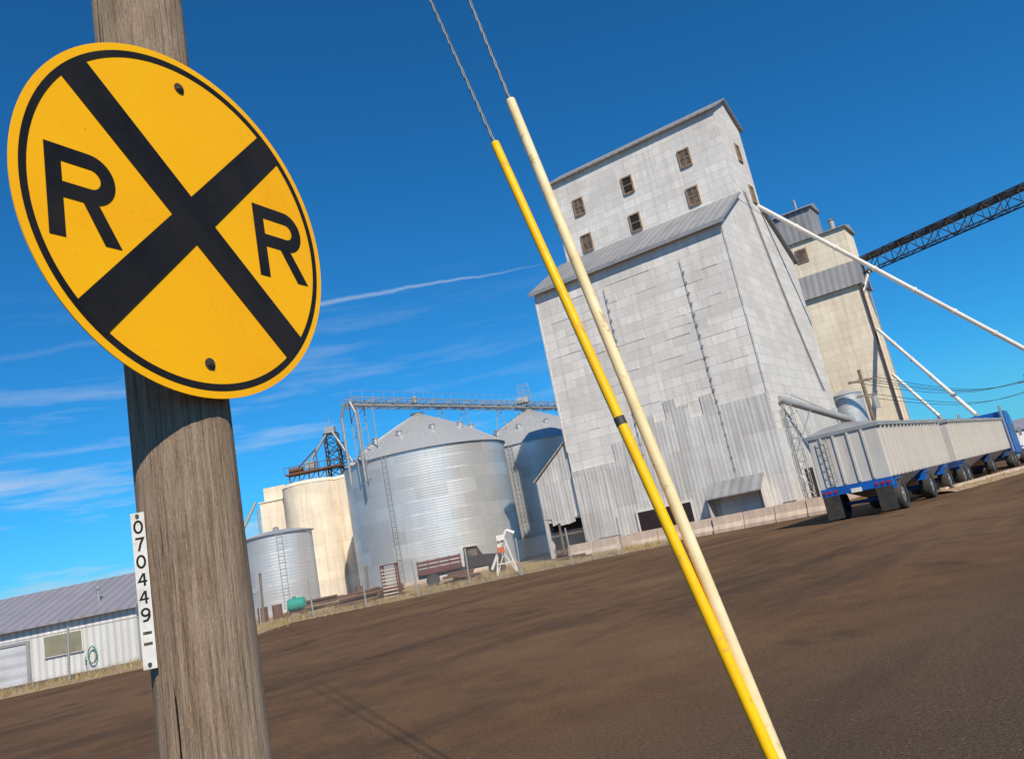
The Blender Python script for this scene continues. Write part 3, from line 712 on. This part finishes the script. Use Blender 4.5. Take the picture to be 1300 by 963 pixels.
def trailer(s0,L,axles,label,tail):
    org=TO+Vector((*s_,0))*s0; T=frame(org,s_,l_); H=3.36; B=1.28
    e=thing('hopper_trailer',org,label,'trailer','grain hopper trailers behind the truck')
    def m_(): return MB(T,org)
    mb=m_(); mb.box(0,L,0.0,TW,B,H)
    n=2
    for i in range(n):
        x0=.4+i*(L-.8)/n; x1=.4+(i+1)*(L-.8)/n; xm=(x0+x1)/2
        mb.hexa([(xm-.5,.8,.62),(xm+.5,.8,.62),(xm+.5,1.8,.62),(xm-.5,1.8,.62),(x0,.1,B-.002),(x1,.1,B-.002),(x1,TW-.1,B-.002),(x0,TW-.1,B-.002)])
    mb.obj('hopper_body',['trailer'],e,.015)
    mb=m_(); x=.25
    while x<L: mb.box(x,x+.09,-.09,-.002,B+.06,H-.12); mb.box(x,x+.09,TW+.002,TW+.09,B+.06,H-.12); x+=.62
    for y in (.55,1.1,1.65,2.15): mb.box(-.06,-.002,y,y+.08,B+.06,H-.12)
    mb.obj('side_rib',['trailer'],e)
    mb=m_(); mb.box(-.06,L+.06,-.11,.0-.001,H-.11,H+.03); mb.box(-.06,L+.06,TW+.001,TW+.11,H-.11,H+.03); mb.box(-.06,-.001,0,TW,H-.11,H+.03); mb.obj('top_rail',['steel'],e)
    mb=m_(); nx=int(L/.6); rows=[]
    for i in range(nx+1):
        x=L*i/nx
        for k in range(9):
            t=k/8; zz=H+.05+.22*math.sin(math.pi*t)*(1-.35*(i%2))+random.uniform(-.02,.02); rows.append((x,.0+TW*t,zz))
    i0=mb._add(rows)
    for i in range(nx):
        for k in range(8):
            q=i0+i*9+k; mb.face([q,q+1,q+10,q+9],[(rows[q-i0][0],rows[q-i0][1])]*4,True)
    for i in (0,nx):
        ring=[rows[i*9+k] for k in range(9)]; mb.poly(ring+[(ring[-1][0],TW,H+.0),(ring[0][0],0,H+.0)])
    mb.obj('tarp',['tarp'],e)
    mb=m_(); mb.box(.13,L-.1,.5,.62,1.02,B-.004); mb.box(.13,L-.1,TW-.62,TW-.5,1.02,B-.004); mb.box(-.1,.12,.0,TW,.98,B-.01)
    for ax in axles:
        mb.cyl((ax,.4,.55),(ax,TW-.4,.55),.07,10)
        mb.hexa([(ax-.84,.0,.85),(ax-.76,.0,.85),(ax-.76,.46,.85),(ax-.84,.46,.85),(ax-.72,.0,1.22),(ax-.64,.0,1.22),(ax-.64,.46,1.22),(ax-.72,.46,1.22)])
        mb.box(ax-.639,ax+.2,.0,.3,1.17,1.23)
    mb.box(L-1.9,L-.2,.15,.45,.85,B-.01)
    mb.obj('chassis',['dblue' if not tail else 'blue'],e)
    for ax in axles:
        mkwheel(e,T,org,ax,0); mkwheel(e,T,org,ax,1)
    if tail:
        for y in (.02,2.04):
            mb=m_(); mb.box(-.12,-.09,y,y+.64,.10,.98); mb.obj('mudflap',['rubber'],e)
        for y in (.12,.34,.56,2.12,2.34,2.56):
            mb=m_(); mb.cyl((-.10,y,1.12),(-.14,y,1.12),.06,12); mb.obj('tail_light',['red'],e)
        mb=m_(); mb.box(-.125,-.102,1.15,1.55,.96,1.12); mb.obj('licence_plate',['white'],e)
        mb=m_(); mb.bar((-.12,1.95,1.4),(-.12,1.95,3.2),.02); mb.bar((-.12,2.3,1.4),(-.12,2.3,3.2),.02)
        for i in range(6): mb.bar((-.12,1.95,1.5+.32*i),(-.12,2.3,1.5+.32*i),.015)
        mb.obj('ladder',['steel'],e)
    else:
        mb=m_(); mb.box(-1.1,-.1,1.2,1.45,.85,1.0); mb.obj('drawbar',['dblue'],e)
    return e,T,org
trailer(0,11.3,(1.2,6.3,10.2),'white ribbed grain hopper trailer with grey tarp and red tail lights',True)
trailer(13.1,18.6,(.9,2.2,10.4),'white ribbed grain hopper trailer with blue chassis coupled behind truck',False)
org=TO+Vector((*s_,0))*31.6; T=frame(org,s_,l_)
tr_=thing('semi_truck',org,'bright blue semi truck tractor coupled to grain trailers','truck')
def m_(): return MB(T,org)
mb=m_(); mb.box(0,7.6,.7,.9,.75,1.0); mb.box(0,7.6,1.7,1.9,.75,1.0); mb.obj('chassis',['dblue'],tr_)
mb=m_(); mb.prism([(2.0,.9),(4.9,.9),(4.9,2.9),(4.5,3.6),(3.6,3.9),(2.0,3.9)],1,-.1,2.8); mb.obj('cab',['blue'],tr_,.08)
mb=m_(); mb.prism([(4.905,1.0),(7.4,1.0),(7.45,1.95),(4.905,2.35)],1,.35,2.25); mb.obj('hood',['blue'],tr_,.08)
mb=m_(); mb.poly([(4.92,.3,2.3),(4.92,2.3,2.3),(4.55,2.3,3.4),(4.55,.3,3.4)]); mb.obj('windshield',['glass'],tr_)
for y in (-.11,2.81):
    mb=m_(); mb.box(3.9,4.6,y-.006,y+.006,2.1,2.9); mb.obj('side_window',['glass'],tr_)
    mb=m_(); mb.box(2.3,2.7,y-.006,y+.006,2.5,2.9); mb.obj('side_window',['glass'],tr_)
    mb=m_(); mb.cyl((1.75,y+.15 if y<1 else y-.15,1.0),(1.75,y+.15 if y<1 else y-.15,4.3),.09,12); mb.obj('exhaust_stack',['alu'],tr_)
    mb=m_(); mb.box(4.9,5.0,y-.32 if y<1 else y+.12,y-.12 if y<1 else y+.32,2.0,2.6); mb.obj('mirror',['steel'],tr_)
    mb=m_(); mb.cyl((2.6,.35 if y<1 else 2.25,.65),(4.3,.35 if y<1 else 2.25,.65),.32,16); mb.obj('fuel_tank',['alu'],tr_)
    mb=m_(); mb.box(6.0,7.5,.02 if y<1 else 2.2,.4 if y<1 else 2.58,1.16,1.3); mb.obj('fender',['blue'],tr_,.04)
    mb=m_(); mb.box(7.45,7.5,.4 if y<1 else 1.9,.7 if y<1 else 2.2,1.2,1.4); mb.obj('headlight',['glass'],tr_)
mb=m_(); mb.box(7.46,7.52,.75,1.85,.9,1.9); mb.obj('grille',['alu'],tr_)
mb=m_(); mb.box(7.5,7.7,.1,2.5,.45,.8); mb.obj('bumper',['alu'],tr_,.03)
for ax in (.4,1.65,6.7): mkwheel(tr_,T,org,ax,0); mkwheel(tr_,T,org,ax,1)

kb=thing('low_kerb_wall',(19,39.8,0),'low weathered concrete edging along the dirt lot','kerb')
TK=frame((18.4,39.6,0),(10.5,9.8),(-9.8,10.5)); mb=MB(TK,(19,39.8,0))
for i in range(12): mb.box(i*2.6,i*2.6+2.5,0,.3,0,.26+random.uniform(-.03,.03))
mb.obj('kerb_block',['barr'],kb)

fb=thing('distant_warehouse',(84,150,0),'far pale warehouse with low gabled roof','warehouse')
mb=MB(org=(84,150,0)); mb.box(83,108,150,165,0,3.6); mb.obj('wall',['shedwall'],fb)
mb=MB(org=(84,150,0)); mb.prism([(149.5,3.6),(165.5,3.6),(157.5,5.6)],0,82.6,108.4); mb.obj('roof',['shedroof'],fb)

# ------------------------------------------------------------------ steel bins
def bin_(cx,cy,r,ze,zp,label,ribs=48,name='grain_bin',group=None):
    O=(cx,cy,0); e=thing(name,O,label,'grain bin',group)
    mb=MB(org=O); mb.cyl((cx,cy,.25),(cx,cy,ze),r,128,caps=False); mb.obj('bin_wall',['galv'],e)
    mb=MB(org=O); mb.cyl((cx,cy,0),(cx,cy,.25),r+.15,64); mb.obj('bin_base',['barr'],e)
    mb=MB(org=O); pr=[]; K=5
    for k in range(K+1):
        t=k/K; rr=(r+.18)*(1-t)+r*.07*t; zz=ze-.02+(zp-.3-ze)*t+.28*(r/7.4)*math.sin(math.pi*t); pr.append((rr,zz))
    for k in range(K): mb.cyl((cx,cy,pr[k][1]),(cx,cy,pr[k+1][1]),pr[k][0],128,pr[k+1][0],caps=False)
    for k in range(ribs):
        a=2*math.pi*k/ribs; c,s=math.cos(a),math.sin(a)
        for j in range(K): mb.bar((cx+c*pr[j][0],cy+s*pr[j][0],pr[j][1]+.01),(cx+c*pr[j+1][0],cy+s*pr[j+1][0],pr[j+1][1]+.01),.024)
    mb.obj('bin_roof',['galvroof'],e)
    mb=MB(org=O); mb.cyl((cx,cy,zp-.3),(cx,cy,zp-.1),r*.08,24); mb.cyl((cx,cy,zp-.1),(cx,cy,zp),r*.09,24,r*.03); mb.obj('roof_cap',['steel'],e)
    if r>4:
        for k in range(0,ribs,6):
            mb=MB(org=O); a=2*math.pi*(k+.5)/ribs; c,s=math.cos(a),math.sin(a); rr,zz=pr[2]
            mb.cyl((cx+c*rr,cy+s*rr,zz-.1),(cx+c*rr,cy+s*rr,zz+.35),.25,10); mb.cyl((cx+c*rr,cy+s*rr,zz+.35),(cx+c*rr,cy+s*rr,zz+.47),.32,10,.1); mb.obj('roof_vent',['galvroof'],e)
    mb=MB(org=O); a=-1.9 if r>4 else -1.2; c,s=math.cos(a),math.sin(a); px,py=cx+c*(r+.2),cy+s*(r+.2)
    mb.bar((px-.2*s,py+.2*c,.5),(px-.2*s,py+.2*c,ze),.025); mb.bar((px+.2*s,py-.2*c,.5),(px+.2*s,py-.2*c,ze),.025)
    z=.6
    while z<ze: mb.bar((px-.2*s,py+.2*c,z),(px+.2*s,py-.2*c,z),.016); z+=.45
    mb.obj('ladder',['steel'],e)
    return e
bin_(-10,76,7.4,10.8,15.1,'large round galvanised steel grain bin with conical roof',60,group='large steel grain bins')
bin_(.2,90,7.4,11.2,15.55,'large round galvanised steel grain bin partly behind the elevator',60,group='large steel grain bins')
bin_(-20.0,62,2.55,5.65,6.3,'small round galvanised steel bin with low conical roof',24)

q0=Vector((-14.9,69.2,15.95)); q1=Vector((4.6,96.5,15.95))
cw=thing('catwalk_conveyor',q0,'galvanised catwalk and conveyor running over the bin peaks','conveyor')
mb=MB(org=q0); truss(mb,q0,q1,1.2,.7,26,.04); mb.obj('lattice_truss',['steel'],cw)
dq=(q1-q0).normalized(); sq=dq.cross(Vector((0,0,1)))
mb=MB(org=q0); beam(mb,q0,q1,sq,.25,-.3,.0); mb.obj('conveyor_housing',['steel'],cw)
mb=MB(org=q0)
for k in range(27):
    q=q0.lerp(q1,k/26)+sq*.65
    mb.bar(q+Vector((0,0,.3)),q+Vector((0,0,.95)),.014)
mb.bar(q0+sq*.65+Vector((0,0,.95)),q1+sq*.65+Vector((0,0,.95)),.014)
mb.obj('handrail',['steel'],cw)
# light end supports standing off the eave of the first bin, with drop spouts
bc=Vector((-10,76,0))
mb=MB(org=q0)
for t in (.02,.07):
    for sd3 in (-.5,.5):
        q=q0+(q1-q0)*t+sq*sd3; mb.bar(q,Vector((q.x,q.y,9.2)),.05)
        dv=(bc-Vector((q.x,q.y,0))).normalized()
        dist_=(bc-Vector((q.x,q.y,0))).length-7.4
        for zz in (9.3,10.6): mb.bar(Vector((q.x,q.y,zz)),Vector((q.x,q.y,zz))+dv*(dist_+.03),.045)
for zz in (11.2,12.8,14.4):
    a_=q0+(q1-q0)*.02; b_=q0+(q1-q0)*.07
    mb.bar(Vector((a_.x,a_.y,zz))-sq*.5,Vector((b_.x,b_.y,zz+1.2))-sq*.5,.03); mb.bar(Vector((a_.x,a_.y,zz))-sq*.5,Vector((a_.x,a_.y,zz+1.2))+sq*.5,.03)
mb.obj('end_support',['steel'],cw)
for sd3 in (-.9,.9):
    a_=q0+sq*sd3*.4; b_=q0+sq*sd3; mb=MB(org=q0); mb.cyl(a_,Vector((b_.x,b_.y,14.8)),.12,8); mb.cyl(Vector((b_.x,b_.y,14.8)),Vector((b_.x,b_.y,9.0)),.12,8); mb.obj('drop_spout',['steel'],cw)
mb=MB(org=q0); mb.cyl(q0.lerp(q1,.25)+Vector((0,0,.1)),q0.lerp(q1,.25)+Vector((0,0,.7)),.25,12); mb.obj('drive_head',['steel'],cw)
mb=MB(org=q0); mb.box(-.7,.5,89.2,90.4,16.2,16.8); mb.obj('drive_head',['steel'],cw)
mb=MB(org=q0); truss(mb,(.2,90,16),(.2,90,18.2),1.2,1.2,3,.035); mb.obj('drive_frame',['steel'],cw)
mb=MB(org=q0)
for t in (.35,.45,.62,.72): 
    q=q0.lerp(q1,t); mb.bar(q,q+Vector((.6,.6,-3.0)),.05); mb.bar(q,q+Vector((-.6,-.4,-3.0)),.05)
mb.obj('brace',['steel'],cw)

# ------------------------------------------------------------------ concrete silos
c0=None
for i,(cx,cy) in enumerate(((-23.15,84.6),(-18.9,86.2),(-22.6,89.6))):
    if c0 is None:
        c0=thing('concrete_silo',(cx,cy,0),'broad cream painted concrete silo with rusty gear on top','silo','cluster of cream concrete silos')
        mb=MB(org=(cx,cy,0)); mb.cyl((cx,cy,0),(cx,cy,11.4),2.85,64); mb.obj('silo_shaft',['creamc'],c0)
        mb=MB(org=(cx,cy,0)); mb.cyl((cx,cy,11.4),(cx,cy,11.75),2.90,64,2.6); mb.obj('silo_cap',['creamc'],c0)
    else: copytree(c0,Vector((cx,cy,0))-c0.location,i*1.3)
hb=thing('silo_workhouse',(-27.4,86,0),'narrow tan concrete work house beside the silos','workhouse')
mb=MB(org=(-27.4,86,0)); mb.box(-28.6,-25.6,84.6,87.5,0,10.7); mb.box(-28.2,-25.9,85,87,10.7,12.1); mb.obj('wall',['creamc'],hb)
mb=MB(org=(-27.4,86,0)); mb.box(-28.7,-25.5,84.5,87.6,10.62,10.72); mb.obj('roof_slab',['creamc'],hb)
mb=MB(org=(-27.4,86,0)); mb.cyl((-28.9,84.3,10.8),(-31.5,83,6),.15,8); mb.obj('outside_pipe',['steel'],hb)
mb=MB(org=(-27.4,86,0)); mb.cyl((-28.8,84.4,10.0),(-28.8,84.4,0),.12,8); mb.obj('outside_pipe',['steel'],hb)
O=(-20.4,84.8,11.7)
lg=thing('elevator_leg_tower',O,'rusty lattice bucket elevator leg and platform on silo tops','leg tower')
mb=MB(org=O); truss(mb,(-20.4,84.8,11.7),(-20.4,84.8,16.3),1.3,1.1,5,.08); mb.obj('lattice_tower',['dsteel'],lg)
mb=MB(org=O); truss(mb,(-19.4,85.2,11.7),(-19.4,85.2,15.2),.6,.5,5,.06); mb.obj('lattice_tower',['dsteel'],lg)
mb=MB(org=O); mb.box(-25.3,-19.5,83.4,85.2,12.7,12.85); 
for k in range(12): mb.bar((-25.3+k*.52,83.4,12.8),(-25.3+k*.52,83.4,13.5),.035)
mb.bar((-25.3,83.4,13.5),(-19.5,83.4,13.5),.035)
for x in (-25.0,-24.0,-23.0,-22.0,-21.2): mb.bar((x,83.9,11.65),(x,83.9,12.7),.07); mb.bar((x,83.9,11.75),(x+.8,83.9,12.7),.05)
mb.cyl((-25.0,84.2,13.1),(-23.6,84.2,13.1),.35,12); mb.bar((-24.2,84,13.2),(-22.0,84,14.9),.08); mb.bar((-22.0,84,12.9),(-22.0,84,14.9),.06); mb.obj('platform',['rust'],lg)
mb=MB(org=O); mb.box(-23.2,-22.3,83.9,84.7,12.86,13.8); mb.obj('motor_housing',['steel'],lg)
mb=MB(org=O); mb.box(-20.9,-19.9,84.3,85.3,16.3,17.0); mb.cyl((-20.1,84.3,16.4),(-18.0,84.1,12.0),.14,8); mb.cyl((-20.8,84.3,16.2),(-22.6,84.1,13.9),.14,8); mb.bar((-20.4,84.8,17),(-20.4,84.8,18),.04); mb.obj('leg_head',['steel'],lg)

# ------------------------------------------------------------------ left shed
SO=(-18,36,0); sh=thing('metal_shed',SO,'low white corrugated metal shed with grey roof','shed')
mb=MB(org=SO); mb.poly([(-32,36,0),(-18,36,0),(-18,36,2.28),(-32,36,2.28)]); mb.poly([(-18,36,0),(-18,45,0),(-18,45,2.28),(-18,40.5,3.75),(-18,36,2.28)]); mb.poly([(-32,45,0),(-18,45,0),(-18,45,2.28),(-32,45,2.28)]); mb.poly([(-32,36,0),(-32,45,0),(-32,45,2.28),(-32,40.5,3.75),(-32,36,2.28)])
mb.obj('wall',['shedwall'],sh)
mb=MB(org=SO); 
for s in (0,1):
    f=(lambda b:b) if not s else (lambda b:81-b); z0=2.18
    mb.hexa([(-32.2,f(35.7),z0),(-17.8,f(35.7),z0),(-17.8,f(40.5),3.77),(-32.2,f(40.5),3.77),(-32.2,f(35.7),z0+.1),(-17.8,f(35.7),z0+.1),(-17.8,f(40.5),3.87),(-32.2,f(40.5),3.87)])
mb.obj('roof',['shedroof'],sh)
mb=MB(org=SO); mb.box(-25.1,-22.75,35.93,35.975,0,1.6); mb.obj('garage_door',['door'],sh)
mb=MB(org=SO); mb.box(-22.74,-22.62,35.88,35.985,0,1.72); mb.box(-25.1,-22.742,35.88,35.985,1.602,1.72); mb.obj('door_trim',['steel'],sh)
mb=MB(org=SO); mb.box(-22.0,-20.3,35.9,35.985,.85,1.75); o=mb.obj('window',['white'],sh); mb=MB(org=SO); mb.box(-21.95,-20.35,35.88,35.898,.90,1.70); mb.obj('window_pane',['olive'],o)
mb=MB(org=SO); mb.cyl((-20.2,37.2,2.6),(-20.2,37.2,3.3),.07,8); mb.cyl((-20.2,37.2,3.3),(-20.2,37.2,3.42),.13,8); mb.obj('roof_vent',['steel'],sh)
hs=thing('garden_hose',(-19.9,35.8,.6),'green hose looped on a holder on shed wall','hose')
mb=MB(org=(-19.9,35.8,.6)); prev=None
for k in range(40):
    a=k*.5; q=Vector((-19.9+.17*math.cos(a)*(1+.002*k),35.8+.0015*k,.62+.34*math.sin(a)))
    if prev: mb.cyl(prev,q,.02,6)
    prev=q
mb.cyl((-20.2,35.85,.6),(-20.2,35.8,.25),.02,6);mb.obj('hose_coil',['green'],hs)

# ------------------------------------------------------------------ fence
fp=[(3.5,44.4),(-15.4,43.5),(-15.2,31),(-27,26.2)]
O=(-15.4,43.5,0)
fe=thing('chain_link_fence',O,'galvanised chain link fence with steel posts and top rail','fence')
mbm=MB(org=O); mbr=MB(org=O)
for i in range(3):
    a=Vector((*fp[i],0));b=Vector((*fp[i+1],0));L=(b-a).length;n=round(L/2.7)
    zt=1.75
    mbm.poly([tuple(a),tuple(b),tuple(b+Vector((0,0,zt))),tuple(a+Vector((0,0,zt)))],[(0,0),(L,0),(L,zt),(0,zt)])
    if i>0: mbr.bar(a+Vector((0,0,zt)),b+Vector((0,0,zt)),.022)
    for k in range(n+(1 if i==2 else 0)):
        q=a.lerp(b,k/n); mb=MB(org=O); mb.cyl(q,q+Vector((random.uniform(-.08,.08),0,1.9)),.042,8); mb.obj('fence_post',['steel'],fe)
mbm.obj('fence_mesh',['link'],fe); mbr.obj('top_rail',['steel'],fe)

# ------------------------------------------------------------------ yard clutter
FO=Vector((-8.8,54,0)); TF=frame(FO,(1,.12),(-.12,1)); ft=thing('flatbed_truck',FO,'old dark red flatbed truck with wooden stake sides','truck')
def m_(): return MB(TF,FO)
mb=m_(); mb.box(0,2.9,0,2.0,.85,1.0)
for i in range(3): mb.box(.02,2.88,-.04,-.002,1.02+.24*i,1.2+.24*i)
for i in range(5): mb.box(.05+i*.68,.12+i*.68,-.08,-.042,.9,1.75)
mb.obj('stake_bed',['redpaint'],ft)
mb=m_(); mb.box(0,5.2,.4,1.6,.6,.84); mb.obj('chassis',['dsteel'],ft)
mb=m_(); mb.prism([(3.05,.7),(4.3,.7),(4.3,1.4),(4.0,2.0),(3.15,2.05)],1,.15,1.85); mb.obj('cab',['maroon'],ft,.05)
mb=m_(); mb.prism([(4.305,.7),(5.5,.7),(5.5,1.25),(4.305,1.4)],1,.3,1.7); mb.obj('hood',['maroon'],ft,.05)
mb=m_(); mb.box(3.35,3.95,.13,.148,1.4,1.85); mb.obj('side_window',['glass'],ft)
for ax in (.9,5.0):
    for y in (-.02,1.75):
        mb=m_(); mb.cyl((ax,y,.42),(ax,y+.25,.42),.42,20); o=mb.obj('wheel',['rubber'],ft)
        if y<0: mb=m_(); mb.cyl((ax,-.03,.42),(ax,-.021,.42),.2,16); mb.obj('rim',['dsteel'],o)
AO=Vector((-2.75,47,0)); TA=frame(AO,(1,0),(0,1)); ag=thing('portable_auger',AO,'white portable grain auger on braced frame with orange parts','auger')
def m_(): return MB(TA,AO)
mb=m_(); 
for x in (-.6,.6): mb.bar((x,-.3,0),(x*.3,0,2.0),.04); mb.bar((x,.5,0),(x*.3,0,2.0),.04)
mb.bar((-.45,-.25,.7),(.45,-.25,.7),.035); mb.bar((-.6,-.3,0),(.25,0,1.8),.03); mb.bar((.6,-.3,0),(-.25,0,1.8),.03); mb.obj('support_frame',['white'],ag)
mb=m_(); mb.cyl((-.8,0,.5),(.35,0,2.45),.08,12); mb.cyl((.35,0,2.45),(.75,0,2.2),.08,12,.12); mb.box(-.25,.2,-.2,.2,1.95,2.25); mb.obj('auger_tube',['white'],ag)
mb=m_(); mb.box(-.3,.1,-.33,-.3,1.3,1.6); mb.obj('drive_cover',['orange'],ag)
TO2=Vector((-15.0,48.5,0)); tt=thing('small_tank_cart',TO2,'small teal plastic tank lying on a rusty cart','tank')
mb=MB(org=TO2); mb.cyl(TO2+Vector((-.45,0,.75)),TO2+Vector((.45,0,.75)),.36,20); mb.cyl(TO2+Vector((.45,0,.75)),TO2+Vector((.52,0,.75)),.36,20,.2); mb.cyl(TO2+Vector((-.1,0,1.1)),TO2+Vector((-.1,0,1.2)),.12,12); mb.obj('tank_shell',['teal'],tt)
mb=MB(org=TO2); mb.box(TO2.x-.7,TO2.x+.7,TO2.y-.4,TO2.y+.4,.3,.38); 
for x in (-.5,.5): mb.cyl(TO2+Vector((x,-.42,.22)),TO2+Vector((x,-.32,.22)),.22,14); mb.bar(TO2+Vector((x,-.3,.35)),TO2+Vector((x,-.1,.6)),.03)
mb.obj('cart_frame',['rust'],tt)
CO=Vector((-9.05,46,0)); cr=thing('slatted_rack',CO,'tall faded red and white slatted wooden rack','rack')
mb=MB(org=CO)
for i in range(9): mb.box(CO.x-.4,CO.x+.4,CO.y-.05,CO.y-.01,.15+i*.18,.22+i*.18)
mb.obj('slat',['barr'],cr)
mb=MB(org=CO)
for x in (-.4,.4):
    for y in (0,.6): mb.box(CO.x+x-.04,CO.x+x+.04,CO.y+y,CO.y+y+.08,0,1.85)
mb.box(CO.x-.44,CO.x+.44,CO.y,CO.y+.68,1.85,1.9); mb.obj('rack_frame',['redpaint'],cr)
for (x,y,l,lab) in ((-12.2,47,2.4,'stack of rusty steel beams lying in the yard'),(-17.3,56,3,'stack of rusty steel beams under small bin'),(-6.2,50,1.6,'short stack of rusty scrap steel beams'),(-10.9,48.5,2.2,'stack of rusty steel beams lying in the yard')):
    O=Vector((x,y,0)); e=thing('scrap_steel',O,lab,'scrap metal','stacks of rusty scrap steel'); mb=MB(org=O)
    for i in range(9):
        a=random.uniform(-.12,.12); d=Vector((math.cos(a),math.sin(a),random.uniform(-.02,.05))); o0=O+Vector((random.uniform(-.5,.2),random.uniform(-.3,.5),.1+.14*(i//2)))
        mb.cyl(o0,o0+d*l,.08,6,smooth=False)
    mb.obj('steel_beam',['rust'],e)
d0=None
for x,y in ((-18.2,52),(-17.4,52.3),(-14.0,60),(-3.6,56)):
    if d0 is None:
        d0=thing('steel_drum',(x,y,0),'dark rusty steel drum standing in the yard','drum','rusty drums in the yard')
        mb=MB(org=(x,y,0)); mb.cyl((x,y,0),(x,y,.9),.3,20)
        for z in (.02,.3,.6,.88): mb.cyl((x,y,z-.015),(x,y,z+.015),.315,20)
        mb.obj('drum_shell',['rust'],d0)
    else: copytree(d0,Vector((x,y,0))-d0.location)
for x,y,hh in ((-18.6,50,2.6),(-17.5,50,2.9),(-13.4,60,2.2)):
    e=thing('wooden_post',(x,y,0),'plain dark timber post standing in the yard','post','timber posts in the yard'); mb=MB(org=(x,y,0)); mb.cyl((x,y,0),(x+.1,y,hh),.08,8); mb.obj('post_shaft',['wood'],e)
